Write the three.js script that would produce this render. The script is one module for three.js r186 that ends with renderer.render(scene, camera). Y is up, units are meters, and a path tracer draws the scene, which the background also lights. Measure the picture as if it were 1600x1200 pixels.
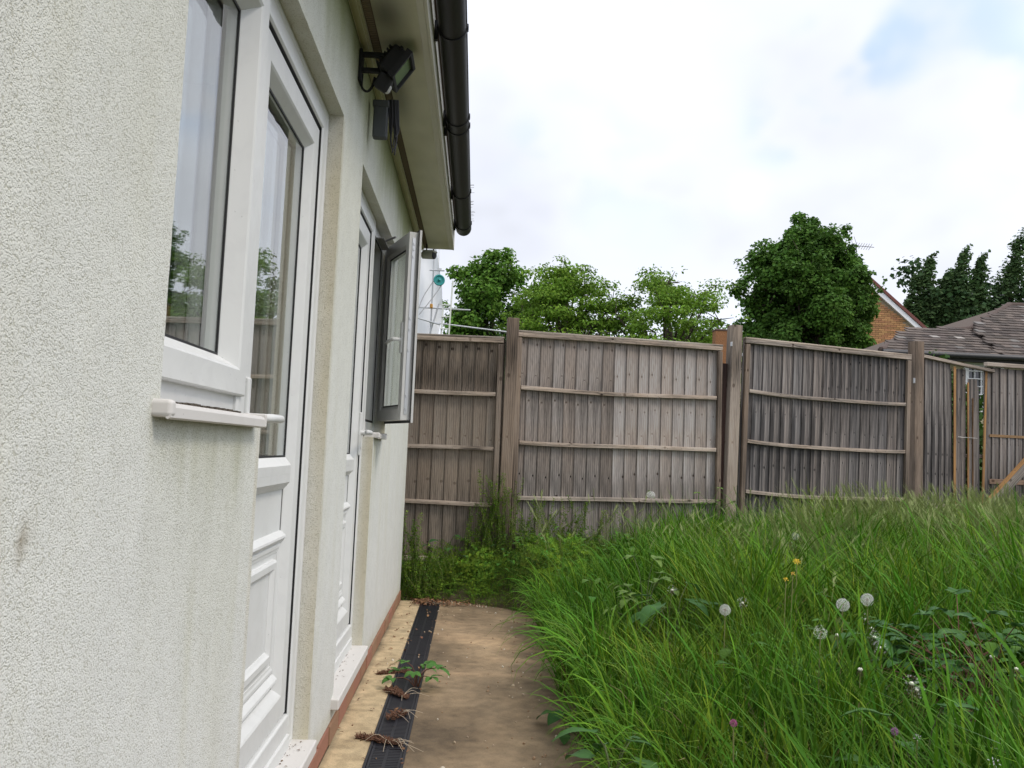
import * as THREE from 'three';
import { RoundedBoxGeometry } from 'three/addons/geometries/RoundedBoxGeometry.js';
import { mergeGeometries, toCreasedNormals } from 'three/addons/utils/BufferGeometryUtils.js';

// ------------------------------------------------------------------ camera, sky, sun, exposure
const scene = new THREE.Scene();
const EYE = new THREE.Vector3(0.51, 1.154, 0), FOC = 1350;
const camera = new THREE.PerspectiveCamera(2 * Math.atan(600 / FOC) * 180 / Math.PI, 4 / 3, 0.05, 1500);
// columns: the world's axes seen in the photograph's frame (x right, y down, z forward)
const AX = (() => {
  const F = new THREE.Vector3(-57, 100, FOC).normalize();
  const roll = 0.042, U = new THREE.Vector3(Math.sin(roll), -Math.cos(roll), 0);
  U.z = -(U.x * F.x + U.y * F.y) / F.z; U.normalize();
  const X = new THREE.Vector3().crossVectors(F, U); if (X.x < 0) X.negate();
  return { X, U, B: F.clone().negate() };
})();
function rayDir(px, py) {
  const c = new THREE.Vector3((px - 800) / FOC, (py - 600) / FOC, 1);
  return new THREE.Vector3(AX.X.dot(c), AX.U.dot(c), AX.B.dot(c));
}
function at(px, py, depth) { const d = rayDir(px, py); return EYE.clone().addScaledVector(d, depth / -d.z); }
camera.position.copy(EYE);
{
  const d = (x, y, z) => new THREE.Vector3(AX.X.x * x + AX.X.y * y + AX.X.z * z, AX.U.x * x + AX.U.y * y + AX.U.z * z, AX.B.x * x + AX.B.y * y + AX.B.z * z);
  camera.quaternion.setFromRotationMatrix(new THREE.Matrix4().makeBasis(d(1, 0, 0), d(0, -1, 0), d(0, 0, -1)));
}
const renderer = new THREE.WebGLRenderer({ antialias: true });
renderer.setSize(1024, 768);
renderer.toneMapping = THREE.LinearToneMapping;
renderer.toneMappingExposure = 1.12;
renderer.shadowMap.enabled = true;

const SUNDIR = new THREE.Vector3(0.55, 0.78, 0.32).normalize();
const sun = new THREE.DirectionalLight(0xfff3e2, 1.4);
sun.position.copy(SUNDIR).multiplyScalar(60); sun.castShadow = true; sun.shadow.radius = 26;
Object.assign(sun.shadow.camera, { left: -30, right: 30, top: 30, bottom: -30, near: 1, far: 160 });
sun.shadow.mapSize.set(2048, 2048);
scene.add(sun);

// ------------------------------------------------------------------ random, noise
function rng(seed) { let a = seed >>> 0; return () => { a = (a + 0x6D2B79F5) | 0; let t = Math.imul(a ^ (a >>> 15), 1 | a); t = (t + Math.imul(t ^ (t >>> 7), 61 | t)) ^ t; return ((t ^ (t >>> 14)) >>> 0) / 4294967296; }; }
const hash = (x, y, z) => { let h = Math.imul(x, 374761393) ^ Math.imul(y, 668265263) ^ Math.imul(z, 1274126177); h = Math.imul(h ^ (h >>> 13), 1274126177); return ((h ^ (h >>> 16)) >>> 0) / 4294967296; };
const sm = t => t * t * (3 - 2 * t), lerp = (a, b, t) => a + (b - a) * t, sat = t => Math.min(1, Math.max(0, t)), sstep = (a, b, t) => sm(sat((t - a) / (b - a)));
function noise(x, y, z = 0, per = 0) {
  const xi = Math.floor(x), yi = Math.floor(y), zi = Math.floor(z), fx = sm(x - xi), fy = sm(y - yi), fz = sm(z - zi);
  const w = per ? (v => ((v % per) + per) % per) : (v => v);
  const x0 = w(xi), x1 = w(xi + 1), y0 = w(yi), y1 = w(yi + 1);
  const c = k => lerp(lerp(hash(x0, y0, k), hash(x1, y0, k), fx), lerp(hash(x0, y1, k), hash(x1, y1, k), fx), fy);
  return fz === 0 ? c(zi) : lerp(c(zi), c(zi + 1), fz);
}
function fbm(x, y, z = 0, oct = 4, per = 0) { let s = 0, a = 0.5, n = 0; for (let i = 0; i < oct; i++) { s += a * noise(x, y, z + i * 17, per); n += a; a *= 0.5; x *= 2; y *= 2; if (z % 1) z *= 2; per *= 2; } return s / n; }

// ------------------------------------------------------------------ sky: bright broken overcast
{
  const w = 1024, h = 512, data = new Float32Array(w * h * 4);
  const holes = [[1300, 118, 0.05, 1.5], [1255, 165, 0.035, 1.2], [1380, 55, 0.05, 1.1], [1215, 210, 0.03, 0.9], [1540, 5, 0.05, 0.8], [1590, 110, 0.04, 0.7], [870, 225, 0.07, 0.5], [1010, 300, 0.09, 0.3]].map(([x, y, r, k]) => [rayDir(x, y).normalize(), r, k]);
  const d = new THREE.Vector3();
  for (let j = 0; j < h; j++) for (let i = 0; i < w; i++) {
    const th = ((i + 0.5) / w - 0.5) * 2 * Math.PI, ph = ((j + 0.5) / h - 0.5) * Math.PI;
    d.set(Math.cos(ph) * Math.cos(th), Math.sin(ph), Math.cos(ph) * Math.sin(th));
    const up = Math.max(d.y, 0), k = 1 / (up + 0.35);
    const n1 = fbm(d.x * k * 2.6 + 40, d.z * k * 2.6 + 40, d.y * 0.7 + 3.3, 6), n2 = fbm(d.x * k * 9 + 9, d.z * k * 9 + 70, d.y + 8.7, 6);
    let blue = 0.22 * sstep(0.5, 0.74, n1 * 0.75 + n2 * 0.25);
    for (const [c, r, s] of holes) { const q = d.distanceTo(c) / r; blue += s * Math.exp(-q * q) * sstep(0.36, 0.6, n2); }
    blue = sat(blue);
    const g = 0.94 + 0.12 * (n2 - 0.5) * 2 + 0.2 * (n1 - 0.5) * 2 + 0.62 * up * up + 0.5 * Math.pow(Math.max(0, d.dot(SUNDIR)), 6);
    const o = (j * w + i) * 4, dn = sstep(-0.02, -0.12, d.y);
    const cr = lerp(0.9, 0.6, blue) * g, cg = lerp(0.935, 0.74, blue) * g, cb = lerp(1.04, 0.98, blue) * g;
    data[o] = lerp(cr, 0.16, dn); data[o + 1] = lerp(cg, 0.17, dn); data[o + 2] = lerp(cb, 0.12, dn); data[o + 3] = 1;
  }
  const t = new THREE.DataTexture(data, w, h, THREE.RGBAFormat, THREE.FloatType);
  t.mapping = THREE.EquirectangularReflectionMapping; t.magFilter = t.minFilter = THREE.LinearFilter; t.needsUpdate = true;
  scene.background = t; scene.environment = t;
}

// ------------------------------------------------------------------ helpers
const used = {};
function numbered(name) { const n = used[name] = (used[name] ?? -1) + 1; return n ? `${name}_${String(n).padStart(3, '0')}` : name; }
function tag(o, label, category, group, kind) { Object.assign(o.userData, { label, category }); if (group) o.userData.group = group; if (kind) o.userData.kind = kind; return o; }
function thing(name, label, category, pos = [0, 0, 0], turn = 0, group) { const o = new THREE.Group(); o.name = numbered(name); o.position.set(...pos); o.rotation.y = turn; scene.add(o); return tag(o, label, category, group); }
function mesh(name, geo, mat, parent) {
  if (Array.isArray(geo)) geo = join(geo);
  const m = new THREE.Mesh(geo, mat); m.castShadow = m.receiveShadow = true;
  m.name = parent ? name : numbered(name); (parent || scene).add(m); return m;
}
function grp(name, parent) { const g = new THREE.Group(); g.name = name; parent.add(g); return g; }
function struct(name, geo, mat) { const m = mesh(name, geo, mat); m.userData.kind = 'structure'; return m; }
function join(list) {
  const gs = list.map(g => { const q = g.index ? g.toNonIndexed() : g; if (!q.attributes.normal) q.computeVertexNormals(); if (!q.attributes.uv) q.setAttribute('uv', new THREE.Float32BufferAttribute(new Float32Array(q.attributes.position.count * 2), 2)); return q; });
  const col = gs.some(g => g.attributes.color);
  for (const g of gs) { if (col && !g.attributes.color) g.setAttribute('color', new THREE.Float32BufferAttribute(new Float32Array(g.attributes.position.count * 3).fill(1), 3)); for (const k of Object.keys(g.attributes)) if (!['position', 'normal', 'uv', 'color'].includes(k)) g.deleteAttribute(k); }
  return gs.length === 1 ? gs[0] : mergeGeometries(gs);
}
function box(x0, x1, y0, y1, z0, z1, r = 0) {
  const w = Math.abs(x1 - x0), h = Math.abs(y1 - y0), d = Math.abs(z1 - z0);
  const g = r ? new RoundedBoxGeometry(w, h, d, 2, Math.min(r, w / 2.01, h / 2.01, d / 2.01)) : new THREE.BoxGeometry(w, h, d);
  g.translate((x0 + x1) / 2, (y0 + y1) / 2, (z0 + z1) / 2); boxUV(g); return g;
}
function boxUV(g, s = 1) {                                            // uv in metres from the dominant axis
  const p = g.attributes.position, n = g.attributes.normal, u = new Float32Array(p.count * 2);
  for (let i = 0; i < p.count; i++) {
    const ax = Math.abs(n.getX(i)), ay = Math.abs(n.getY(i)), az = Math.abs(n.getZ(i));
    const [a, b] = ax >= ay && ax >= az ? [p.getZ(i), p.getY(i)] : ay >= az ? [p.getX(i), p.getZ(i)] : [p.getX(i), p.getY(i)];
    u[2 * i] = a * s; u[2 * i + 1] = b * s;
  }
  g.setAttribute('uv', new THREE.Float32BufferAttribute(u, 2)); return g;
}
function raw(pos, uv, col, idx) {
  const g = new THREE.BufferGeometry(); g.setAttribute('position', new THREE.Float32BufferAttribute(pos, 3));
  if (uv) g.setAttribute('uv', new THREE.Float32BufferAttribute(uv, 2));
  if (col) g.setAttribute('color', new THREE.Float32BufferAttribute(col, 3));
  if (idx) g.setIndex(idx); g.computeVertexNormals(); return g;
}
function tube(pts, r0, r1 = r0, seg = 6, steps) {                     // tapered tube through points
  const c = pts.length > 2 ? new THREE.CatmullRomCurve3(pts) : new THREE.LineCurve3(pts[0], pts[1]);
  const n = steps || Math.max(1, (pts.length - 1) * 4), P = [], U = [], I = [];
  const a = new THREE.Vector3(), b = new THREE.Vector3(), t = new THREE.Vector3(), p = new THREE.Vector3();
  for (let i = 0; i <= n; i++) {
    c.getPoint(i / n, p); c.getTangent(i / n, t); a.set(0.31, 0.2, 0.93).cross(t); if (a.lengthSq() < 1e-4) a.set(1, 0, 0).cross(t); a.normalize(); b.crossVectors(t, a);
    const r = lerp(r0, r1, i / n);
    for (let j = 0; j <= seg; j++) { const q = j / seg * Math.PI * 2; P.push(p.x + (a.x * Math.cos(q) + b.x * Math.sin(q)) * r, p.y + (a.y * Math.cos(q) + b.y * Math.sin(q)) * r, p.z + (a.z * Math.cos(q) + b.z * Math.sin(q)) * r); U.push(j / seg, i / n); }
  }
  for (let i = 0; i < n; i++) for (let j = 0; j < seg; j++) { const o = i * (seg + 1) + j; I.push(o, o + 1, o + seg + 1, o + 1, o + seg + 2, o + seg + 1); }
  const q0 = P.length / 3; P.push(...pts[0].toArray(), ...pts[pts.length - 1].toArray()); U.push(0, 0, 0, 1);
  for (let j = 0; j < seg; j++) { I.push(q0, j + 1, j); const o = n * (seg + 1) + j; I.push(q0 + 1, o, o + 1); }
  return raw(P, U, null, I);
}
const V = (x, y, z) => new THREE.Vector3(x, y, z);
function rod(x0, y0, z0, x1, y1, z1, r, seg = 8) { return tube([V(x0, y0, z0), V(x1, y1, z1)], r, r, seg, 1); }
// a mitred frame: profile of [inset, x] pairs swept round the rectangle z0..z1 (z0 nearer, larger), y0..y1
function frameSweep(profile, z0, z1, y0, y1) {
  const n = profile.length, P = [], U = [];
  const corner = (k, u) => [[z0 - u, y0 + u], [z1 + u, y0 + u], [z1 + u, y1 - u], [z0 - u, y1 - u]][k % 4];
  let acc = 0;
  for (let i = 0; i < n; i++) {
    const [ua, xa] = profile[i], [ub, xb] = profile[(i + 1) % n], len = Math.hypot(ub - ua, xb - xa);
    for (let k = 0; k < 4; k++) {
      const A = corner(k, ua), B = corner(k + 1, ua), C = corner(k + 1, ub), D = corner(k, ub);
      const v = (x, p) => [x, p[1], p[0]], L = Math.hypot(B[0] - A[0], B[1] - A[1]);
      P.push(...v(xa, A), ...v(xb, C), ...v(xa, B), ...v(xa, A), ...v(xb, D), ...v(xb, C));
      U.push(0, acc, L, acc + len, L, acc, 0, acc, 0, acc + len, L, acc + len);
    }
    acc += len;
  }
  const g = raw(P, U); return g;
}
// textures
function tex(w, h, fn, srgb, repeat = true) {
  const d = new Uint8Array(w * h * 4), c = [0, 0, 0];
  for (let j = 0; j < h; j++) for (let i = 0; i < w; i++) { fn(i, j, c); const o = (j * w + i) * 4; d[o] = sat(c[0]) * 255; d[o + 1] = sat(c[1]) * 255; d[o + 2] = sat(c[2]) * 255; d[o + 3] = 255; }
  const t = new THREE.DataTexture(d, w, h); t.wrapS = t.wrapT = repeat ? THREE.RepeatWrapping : THREE.ClampToEdgeWrapping; t.magFilter = THREE.LinearFilter; t.minFilter = THREE.LinearMipmapLinearFilter; t.generateMipmaps = true;
  if (srgb) t.colorSpace = THREE.SRGBColorSpace; t.needsUpdate = true; return t;
}
const lin = (r, g, b) => new THREE.Color().setRGB(r, g, b);
const std = (o) => new THREE.MeshStandardMaterial({ roughness: 0.8, ...o, side: THREE.DoubleSide });
const leafMat = (o) => new THREE.MeshPhysicalMaterial({ roughness: 0.75, transmission: 0.35, thickness: 0, side: THREE.DoubleSide, vertexColors: true, specularIntensity: 0.22, ...o });

// ------------------------------------------------------------------ stucco
const STN = 2048, STM = 0.85;                                          // pixels, metres of one tile
const stuccoH = (() => {
  const h = new Float32Array(STN * STN), R = rng(5);
  for (let k = 0; k < 256000; k++) {
    const cx = R() * STN, cy = R() * STN, r = 2.0 + R() * R() * 4.2, e = 0.6 + R() * 0.8, a = R() * Math.PI, ca = Math.cos(a), sa = Math.sin(a), top = 0.35 + 0.65 * R(), m = Math.ceil(r * 1.5);
    for (let y = -m; y <= m; y++) for (let x = -m; x <= m; x++) {
      const u = (x * ca + y * sa) / r, v = (-x * sa + y * ca) / (r * e), q = 1 - u * u - v * v; if (q <= 0) continue;
      const o = (((cy + y) | 0) + STN) % STN * STN + (((cx + x) | 0) + STN) % STN, t = top * Math.sqrt(q); if (t > h[o]) h[o] = t;
    }
  }
  return h;
})();
const stuccoBump = tex(STN, STN, (i, j, c) => { c[0] = c[1] = c[2] = stuccoH[j * STN + i]; });
const stuccoMap = tex(1024, 1024, (i, j, c) => {
  const o = j * 2 * STN + i * 2, h = (stuccoH[o] + stuccoH[o + 1] + stuccoH[o + STN] + stuccoH[o + STN + 1]) / 4;
  const pit = sstep(0.26, 0.03, h), n = fbm(i / 64, j / 64, 2, 4, 16), gr = hash(i, j, 4);
  const k = 0.93 + 0.1 * (n - 0.5) + 0.06 * (gr - 0.5) - 0.25 * pit;  // hollows between the grains carry relief shade in their colour
  c[0] = k; c[1] = k * (1 - 0.015 * pit); c[2] = k * (0.985 - 0.09 * pit);
}, false);
for (const t of [stuccoBump, stuccoMap]) t.repeat.set(1 / STM, 1 / STM);
const stucco = std({ color: lin(0.76, 0.77, 0.745), map: stuccoMap, bumpMap: stuccoBump, bumpScale: 0.001, roughness: 0.92, vertexColors: true });

// ------------------------------------------------------------------ house
const house = thing('house', 'house with cream roughcast wall, white plastic doors and windows, left of the concrete path', 'house');
const ZE = -6.52, HEAD = 2.29, SOF = 2.687, PL = 0.085;
const OPEN = [                                                        // z from, z to, y from
  { z0: -1.41, zm: -2.07, z1: -2.96, ys: 1.188, yb: 0.165 },
  { z0: -4.85, zm: -4.33, z1: -3.47, ys: 1.188, yb: 0.165 },          // mirrored: door first, then window
];
const inOpen = (z, y) => OPEN.some(o => { const zw = [o.z0, o.zm].sort((a, b) => a - b), zd = [o.zm, o.z1].sort((a, b) => a - b); return y < HEAD && ((z > zw[0] && z < zw[1] && y > o.ys) || (z > zd[0] && z < zd[1] && y > o.yb)); });
const wob = (z, y) => [0.0028 * (noise(z * 90, y * 90, 5) - 0.5), 0.0028 * (noise(z * 90, y * 90, 9) - 0.5)];
function wallStainShade(z, y) {
  let r = 1, g = 1, b = 1; const mul = (k, cr, cg, cb) => { k = sat(k); r *= lerp(1, cr, k); g *= lerp(1, cg, k); b *= lerp(1, cb, k); };
  const n1 = fbm(z * 3 + 50, y * 1.1, 1, 4), n2 = fbm(z * 14 + 9, y * 1.3, 2, 3), n3 = fbm(z * 9, y * 9, 7, 3);
  mul(sstep(0.2, 2.4, y) * 0.8, 0.91, 0.91, 0.84);                    // older cream paint towards the eaves, with shade painted into the tone
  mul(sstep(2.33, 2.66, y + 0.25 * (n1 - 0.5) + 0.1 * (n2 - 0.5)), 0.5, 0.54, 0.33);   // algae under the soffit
  mul(sstep(0.45, 0.8, n2 * 0.6 + n1 * 0.4) * 0.35, 0.88, 0.86, 0.74);
  for (const [a, c] of [[-2.05, -1.36], [-4.72, -4.36]]) if (z > a && z < c) mul((0.75 * sstep(1.0, 1.19, y + 0.3 * (n2 - 0.5)) + 0.35 * sstep(0.5, 1.1, y + 0.5 * (n2 - 0.5))) * (y < 1.22 ? 1 : 0) * Math.min(1, (z - a) / 0.03, (c - z) / 0.03) * 0.65 * (0.6 + 0.9 * (n2 - 0.3)), 0.64, 0.64, 0.5);
  const q = Math.hypot((z + 1.017) / 0.022 - 0.6 * (n3 - 0.5), (y - 1.02) / 0.034) + 1.6 * (n3 - 0.5); mul(sstep(1.25, 0.2, q) * 0.9, 0.42, 0.36, 0.28);
  mul(sstep(0.16, 0.08, y + 0.05 * (n2 - 0.5)) * 0.5, 0.7, 0.66, 0.52);
  if (z < -6.2) mul(sstep(0.9, 0.2, y) * 0.35 * n1, 0.6, 0.66, 0.42);
  for (const e of [-2.96, -2.07, -4.33]) { const dd = Math.abs(z - e - (e === -2.96 ? -0.012 : 0.012)); if (y < HEAD) mul(sstep(0.03, 0.0, dd) * 0.5 * n3 * 1.6, 0.74, 0.66, 0.5); }
  return [r, g, b];
}
function gridZY(x, zs, ys, skip, stain, disp) {
  const P = [], U = [], C = [], I = [], nz = zs.length;
  for (const y of ys) for (const z of zs) { const w = disp ? wob(z, y) : [0, 0]; P.push(x, y + w[0], z + w[1]); U.push(-z, y); C.push(...(stain ? stain(z, y) : [1, 1, 1])); }
  for (let j = 0; j < ys.length - 1; j++) for (let i = 0; i < nz - 1; i++) { if (skip((zs[i] + zs[i + 1]) / 2, (ys[j] + ys[j + 1]) / 2)) continue; const o = j * nz + i; I.push(o, o + nz, o + 1, o + 1, o + nz, o + nz + 1); }
  return raw(P, U, C, I);
}
function ticks(list, step) { list = [...new Set(list)].sort((a, b) => a - b); const r = []; for (let i = 0; i < list.length - 1; i++) { const n = Math.max(1, Math.round((list[i + 1] - list[i]) / step)); for (let k = 0; k < n; k++) r.push(lerp(list[i], list[i + 1], k / n)); } r.push(list[list.length - 1]); return r; }
{
  const zs = ticks([2.6, -1.41, -2.07, -2.96, -3.47, -4.33, -4.85, ZE], 0.018), ys = ticks([PL, 0.165, 1.188, HEAD, SOF + 0.1], 0.02);
  const wallParts = [gridZY(0, zs, ys, inOpen, wallStainShade, true)];
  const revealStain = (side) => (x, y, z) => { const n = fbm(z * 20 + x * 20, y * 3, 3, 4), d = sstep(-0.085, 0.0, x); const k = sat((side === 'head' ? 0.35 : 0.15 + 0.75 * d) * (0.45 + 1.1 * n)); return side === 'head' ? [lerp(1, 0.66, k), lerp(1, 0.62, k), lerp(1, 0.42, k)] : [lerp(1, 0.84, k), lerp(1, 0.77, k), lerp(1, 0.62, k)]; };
  function reveal(pts, side) {                                        // polyline of [z, y], pulled from x=0 to x=-0.2
    const P = [], U = [], C = [], I = [], xs = [0, -0.015, -0.03, -0.045, -0.06, -0.09, -0.2], n = xs.length, st = revealStain(side); let acc = 0;
    pts.forEach(([z, y], i) => { if (i) acc += Math.hypot(z - pts[i - 1][0], y - pts[i - 1][1]); for (const x of xs) { const w = wob(z, y); P.push(x, y + w[0], z + w[1]); U.push(acc, x + i * 0); C.push(...st(x, y, z)); } });
    for (let i = 0; i < pts.length - 1; i++) for (let j = 0; j < n - 1; j++) { const o = i * n + j; I.push(o, o + 1, o + n, o + 1, o + n + 1, o + n); }
    return raw(P, U, C, I);
  }
  const zt = (a, b) => { const l = ticks([a, b], 0.02).filter(z => zs.some(q => Math.abs(q - z) < 1)); return l; };
  const zsIn = (a, b) => zs.filter(z => z >= Math.min(a, b) - 1e-6 && z <= Math.max(a, b) + 1e-6), ysIn = (a, b) => ys.filter(y => y >= a - 1e-6 && y <= b + 1e-6);
  for (const o of OPEN) {
    wallParts.push(reveal(zsIn(o.z0, o.z1).map(z => [z, HEAD]), 'head'), reveal(ysIn(o.ys, HEAD).map(y => [o.z0, y]), 'jamb'), reveal(ysIn(o.yb, o.ys).map(y => [o.zm, y]), 'jamb'), reveal(ysIn(o.yb, HEAD).map(y => [o.z1, y]), 'jamb'));
    wallParts.push(reveal(zsIn(o.z0, o.zm).map(z => [z, o.ys]), 'head'), reveal(zsIn(o.zm, o.z1).map(z => [z, o.yb]), 'head'));
  }
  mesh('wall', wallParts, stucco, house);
  // end wall, back, inner lining and rooms
  const plain = std({ color: lin(0.6, 0.58, 0.52), roughness: 0.95, bumpMap: stuccoBump, bumpScale: 0.002 });
  mesh('side_wall', [box(-0.2, -0.004, PL, SOF + 0.3, ZE + 0.0, ZE + 0.2), box(-6, -0.2, -0.05, SOF + 0.3, ZE + 0.003, ZE + 0.2), box(-6.2, -6, -0.05, SOF + 0.3, ZE, 2.6), box(-6, -0.2, -0.05, SOF + 0.3, 2.4, 2.6)], plain, house);
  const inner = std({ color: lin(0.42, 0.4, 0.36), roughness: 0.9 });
  const zc = ticks([2.4, -1.41, -2.07, -2.96, -3.47, -4.33, -4.85, ZE + 0.2], 5), yc = ticks([0.12, 0.165, 1.188, HEAD, 2.5], 5);
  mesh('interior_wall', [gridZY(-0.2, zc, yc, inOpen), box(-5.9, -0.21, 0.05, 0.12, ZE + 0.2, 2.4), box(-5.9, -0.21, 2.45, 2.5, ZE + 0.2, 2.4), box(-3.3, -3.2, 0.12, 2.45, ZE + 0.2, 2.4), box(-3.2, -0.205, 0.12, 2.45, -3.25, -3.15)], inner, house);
}
// plinth: single course of red bricks
{
  const mortar = std({ color: lin(0.4, 0.33, 0.25), roughness: 0.95 });
  const pl = mesh('plinth', box(-0.15, -0.004, -0.1, PL + 0.03, ZE + 0.002, 2.6), mortar, house);
  const R = rng(31), mats = [0, 1, 2, 3].map(k => std({ color: lin(0.29 + 0.05 * R(), 0.14 + 0.03 * R(), 0.085 + 0.02 * R()), roughness: 0.9, bumpMap: stuccoBump, bumpScale: 0.001 }));
  const bg = [0, 1, 2].map(k => box(-0.1, 0.006 + k * 0.0016, 0.008, PL - 0.004, -0.107, 0.107, 0.004));
  for (let z = ZE + 0.108; z < 0.5; z += 0.225) { const b = mesh('brick', bg[(R() * 3) | 0], mats[(R() * 4) | 0], pl); b.position.z = z; b.position.y = (R() - 0.5) * 0.003; }
}
// white plastic
const upvcMap = tex(512, 512, (i, j, c) => { const n = fbm(i / 32, j / 32, 1, 4, 16), s = hash(i >> 1, j >> 1, 8) > 0.9992 ? 0.35 : 0; const k = 0.97 - 0.03 * sstep(0.45, 0.75, n) - s; c[0] = k; c[1] = k; c[2] = k * 0.985; });
const upvcRough = tex(256, 256, (i, j, c) => { c[0] = c[1] = c[2] = 0.3 + 0.3 * fbm(i / 16, j / 16, 6, 4, 16); });
upvcMap.repeat.set(1.7, 1.7); upvcRough.repeat.set(2.3, 2.3);
const upvc = std({ color: lin(0.69, 0.7, 0.695), map: upvcMap, roughnessMap: upvcRough, roughness: 1 });
const upvcOld = std({ color: lin(0.66, 0.64, 0.62), map: upvcMap, roughness: 0.6 });
const rubber = std({ color: lin(0.012, 0.012, 0.013), roughness: 0.6 });
const glass = new THREE.MeshPhysicalMaterial({ color: lin(0.93, 0.96, 0.94), transmission: 1, thickness: 0, roughness: 0.0, ior: 2.333, side: THREE.DoubleSide });
const metal = std({ color: lin(0.55, 0.55, 0.54), metalness: 0.9, roughness: 0.35 });
const sealFrame = (z0, z1, y0, y1, x) => frameSweep([[-0.004, x - 0.004], [-0.004, x], [0.006, x], [0.006, x - 0.004]], z0, z1, y0, y1);
function pane(parent, x, z0, z1, y0, y1) { for (const dx of [0, -0.018, -0.036]) mesh('pane', new THREE.PlaneGeometry(Math.abs(z1 - z0), y1 - y0).rotateY(Math.PI / 2).translate(x + dx, (y0 + y1) / 2, (z0 + z1) / 2), glass, parent); }
function leverHandle(parent, x, z, y, dir) {                          // plate on the stile and a lever along dir
  const p = tube([V(x, y, z), V(x + 0.052, y, z), V(x + 0.06, y + 0.001, z + dir * 0.014), V(x + 0.062, y + 0.002, z + dir * 0.08), V(x + 0.058, y + 0.003, z + dir * 0.145)], 0.012, 0.0105, 10, 18);
  mesh('handle', [box(x - 0.001, x + 0.012, y - 0.11, y + 0.1, z - 0.013, z + 0.013, 0.006), p, rod(x, y - 0.07, z, x + 0.0135, y - 0.07, z, 0.008, 12)], upvc, parent);
}
function doorUnit(o, dir, hz) {                                       // dir: -1 the hinge lies farther away (first), +1 mirrored
  const a = o.zm, b = o.z1, n = Math.max(a, b), f = Math.min(a, b);   // near and far z
  const door = grp('door', house);
  // fixed frame of head, jamb and sill
  const jam = 0.078, fr = [[0, -0.13], [0, -0.054], [0.004, -0.05], [0.018, -0.05], [0.022, -0.053], [jam - 0.006, -0.053], [jam, -0.058], [jam, -0.13]];
  const zn = o === OPEN[0] ? n + 0.03 : n, zf = o === OPEN[0] ? f : f - 0.045;
  mesh('frame', [frameSweep(fr, zn, zf, o.yb, HEAD), box(-0.13, -0.045, o.yb, o.yb + 0.05, zn - jam - 0.001, zf + jam + 0.001, 0.004), box(-0.13, -0.052, o.yb + 0.05, o.yb + 0.112, zn - jam - 0.001, zf + jam + 0.001, 0.008)], upvc, door);
  const ln = zn - jam - 0.008, lf = zf + jam + 0.008, yb = o.yb + 0.117, yt = HEAD - jam - 0.009;
  mesh('seal', [box(-0.1, -0.069, yb - 0.004, yt + 0.006, lf - 0.0056, lf - 0.0002), box(-0.1, -0.059, yb - 0.004, yt + 0.0062, lf - 0.0079, lf - 0.0056), box(-0.1, -0.059, yt + 0.0064, yt + 0.0088, lf - 0.0056, ln), box(-0.1, -0.069, yb - 0.004, yt + 0.008, ln + 0.0002, ln + 0.0082), box(-0.1, -0.069, yt + 0.0002, yt + 0.0064, lf, ln)], rubber, door);
  // leaf: stiles and rails, with the mid rail
  const st = 0.098, xo = -0.064, xg = -0.09, leafP = [[0, -0.12], [0, xo - 0.003], [0.003, xo], [st - 0.028, xo], [st - 0.022, xo - 0.004], [st, xg], [st, -0.12]];
  const m0 = 1.0, m1 = 1.1;
  const mid = frameSweep([[0, -0.118], [0, xg], [0.022, xo - 0.004], [0.024, xo - 0.002], [(m1 - m0) / 2 - 0.0001, xo - 0.002], [(m1 - m0) / 2 - 0.0001, -0.118]].map(([u, x]) => [u, x]), ln - st, lf + st, m0, m1);
  mesh('leaf', [frameSweep(leafP, ln, lf, yb, yt), mid], upvc, door);
  pane(door, xg - 0.004, ln - st + 0.004, lf + st - 0.004, m1 - 0.004, yt - st + 0.004);
  mesh('glazing_bead', sealFrame(ln - st, lf + st, m1, yt - st, xg - 0.001), rubber, door);
  // lower moulded panel: flat sheet, two bars and a raised ring
  const pn = ln - st + 0.004, pf = lf + st - 0.004, xp = xg - 0.004;
  const bar = (y0, y1, out) => { const s = new THREE.Shape([[0, y0 - 0.006], [out * 0.55, y0], [out, y0 + 0.012], [out * 0.92, y1 - 0.012], [out * 0.3, y1], [0, y1 + 0.003]].map(q => new THREE.Vector2(...q))); const g = new THREE.ExtrudeGeometry(s, { depth: pn - pf, bevelEnabled: false }); g.translate(xp, 0, pf); return boxUV(g); };
  const ring = (z0, z1, y0, y1, w, out) => frameSweep([[0, xp - 0.002], [0.002, xp + out * 0.7], [0.008, xp + out], [w - 0.014, xp + out], [w - 0.008, xp + out * 0.55], [w, xp + 0.002], [w, xp - 0.002]], z0, z1, y0, y1);
  mesh('panel', [box(xp - 0.025, xp, yb + st - 0.004, m0 + 0.004, pf, pn), bar(0.838, 0.868, 0.02), bar(0.395, 0.425, 0.02), ring(pn - 0.002, pf + 0.002, 0.428, 0.836, 0.03, 0.006), ring(pn - 0.075, pf + 0.075, 0.478, 0.79, 0.04, 0.014)], upvc, door);
  for (const [a, b] of [[0.87, m0 - 0.002], [yb + st, 0.39]]) mesh('panel_gap', box(xp, xp + 0.0015, a, b, pf - 0.001, pf + 0.006), rubber, door);
  leverHandle(door, xo, dir < 0 ? ln - 0.03 : lf + 0.03, 1.205, dir);
  const hz0 = dir < 0 ? lf : ln;
  return door;
}
function stepBoard(o, z0, z1) {
  const R = rng(7), g = box(-0.06, 0.03, 0.128, 0.171, z0, z1, 0.006);
  mesh('door_step', g, upvcOld, house);
}
doorUnit(OPEN[0], -1); doorUnit(OPEN[1], 1);
stepBoard(OPEN[0], -2.965, -2.03); stepBoard(OPEN[1], -4.33, -3.42);
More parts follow.
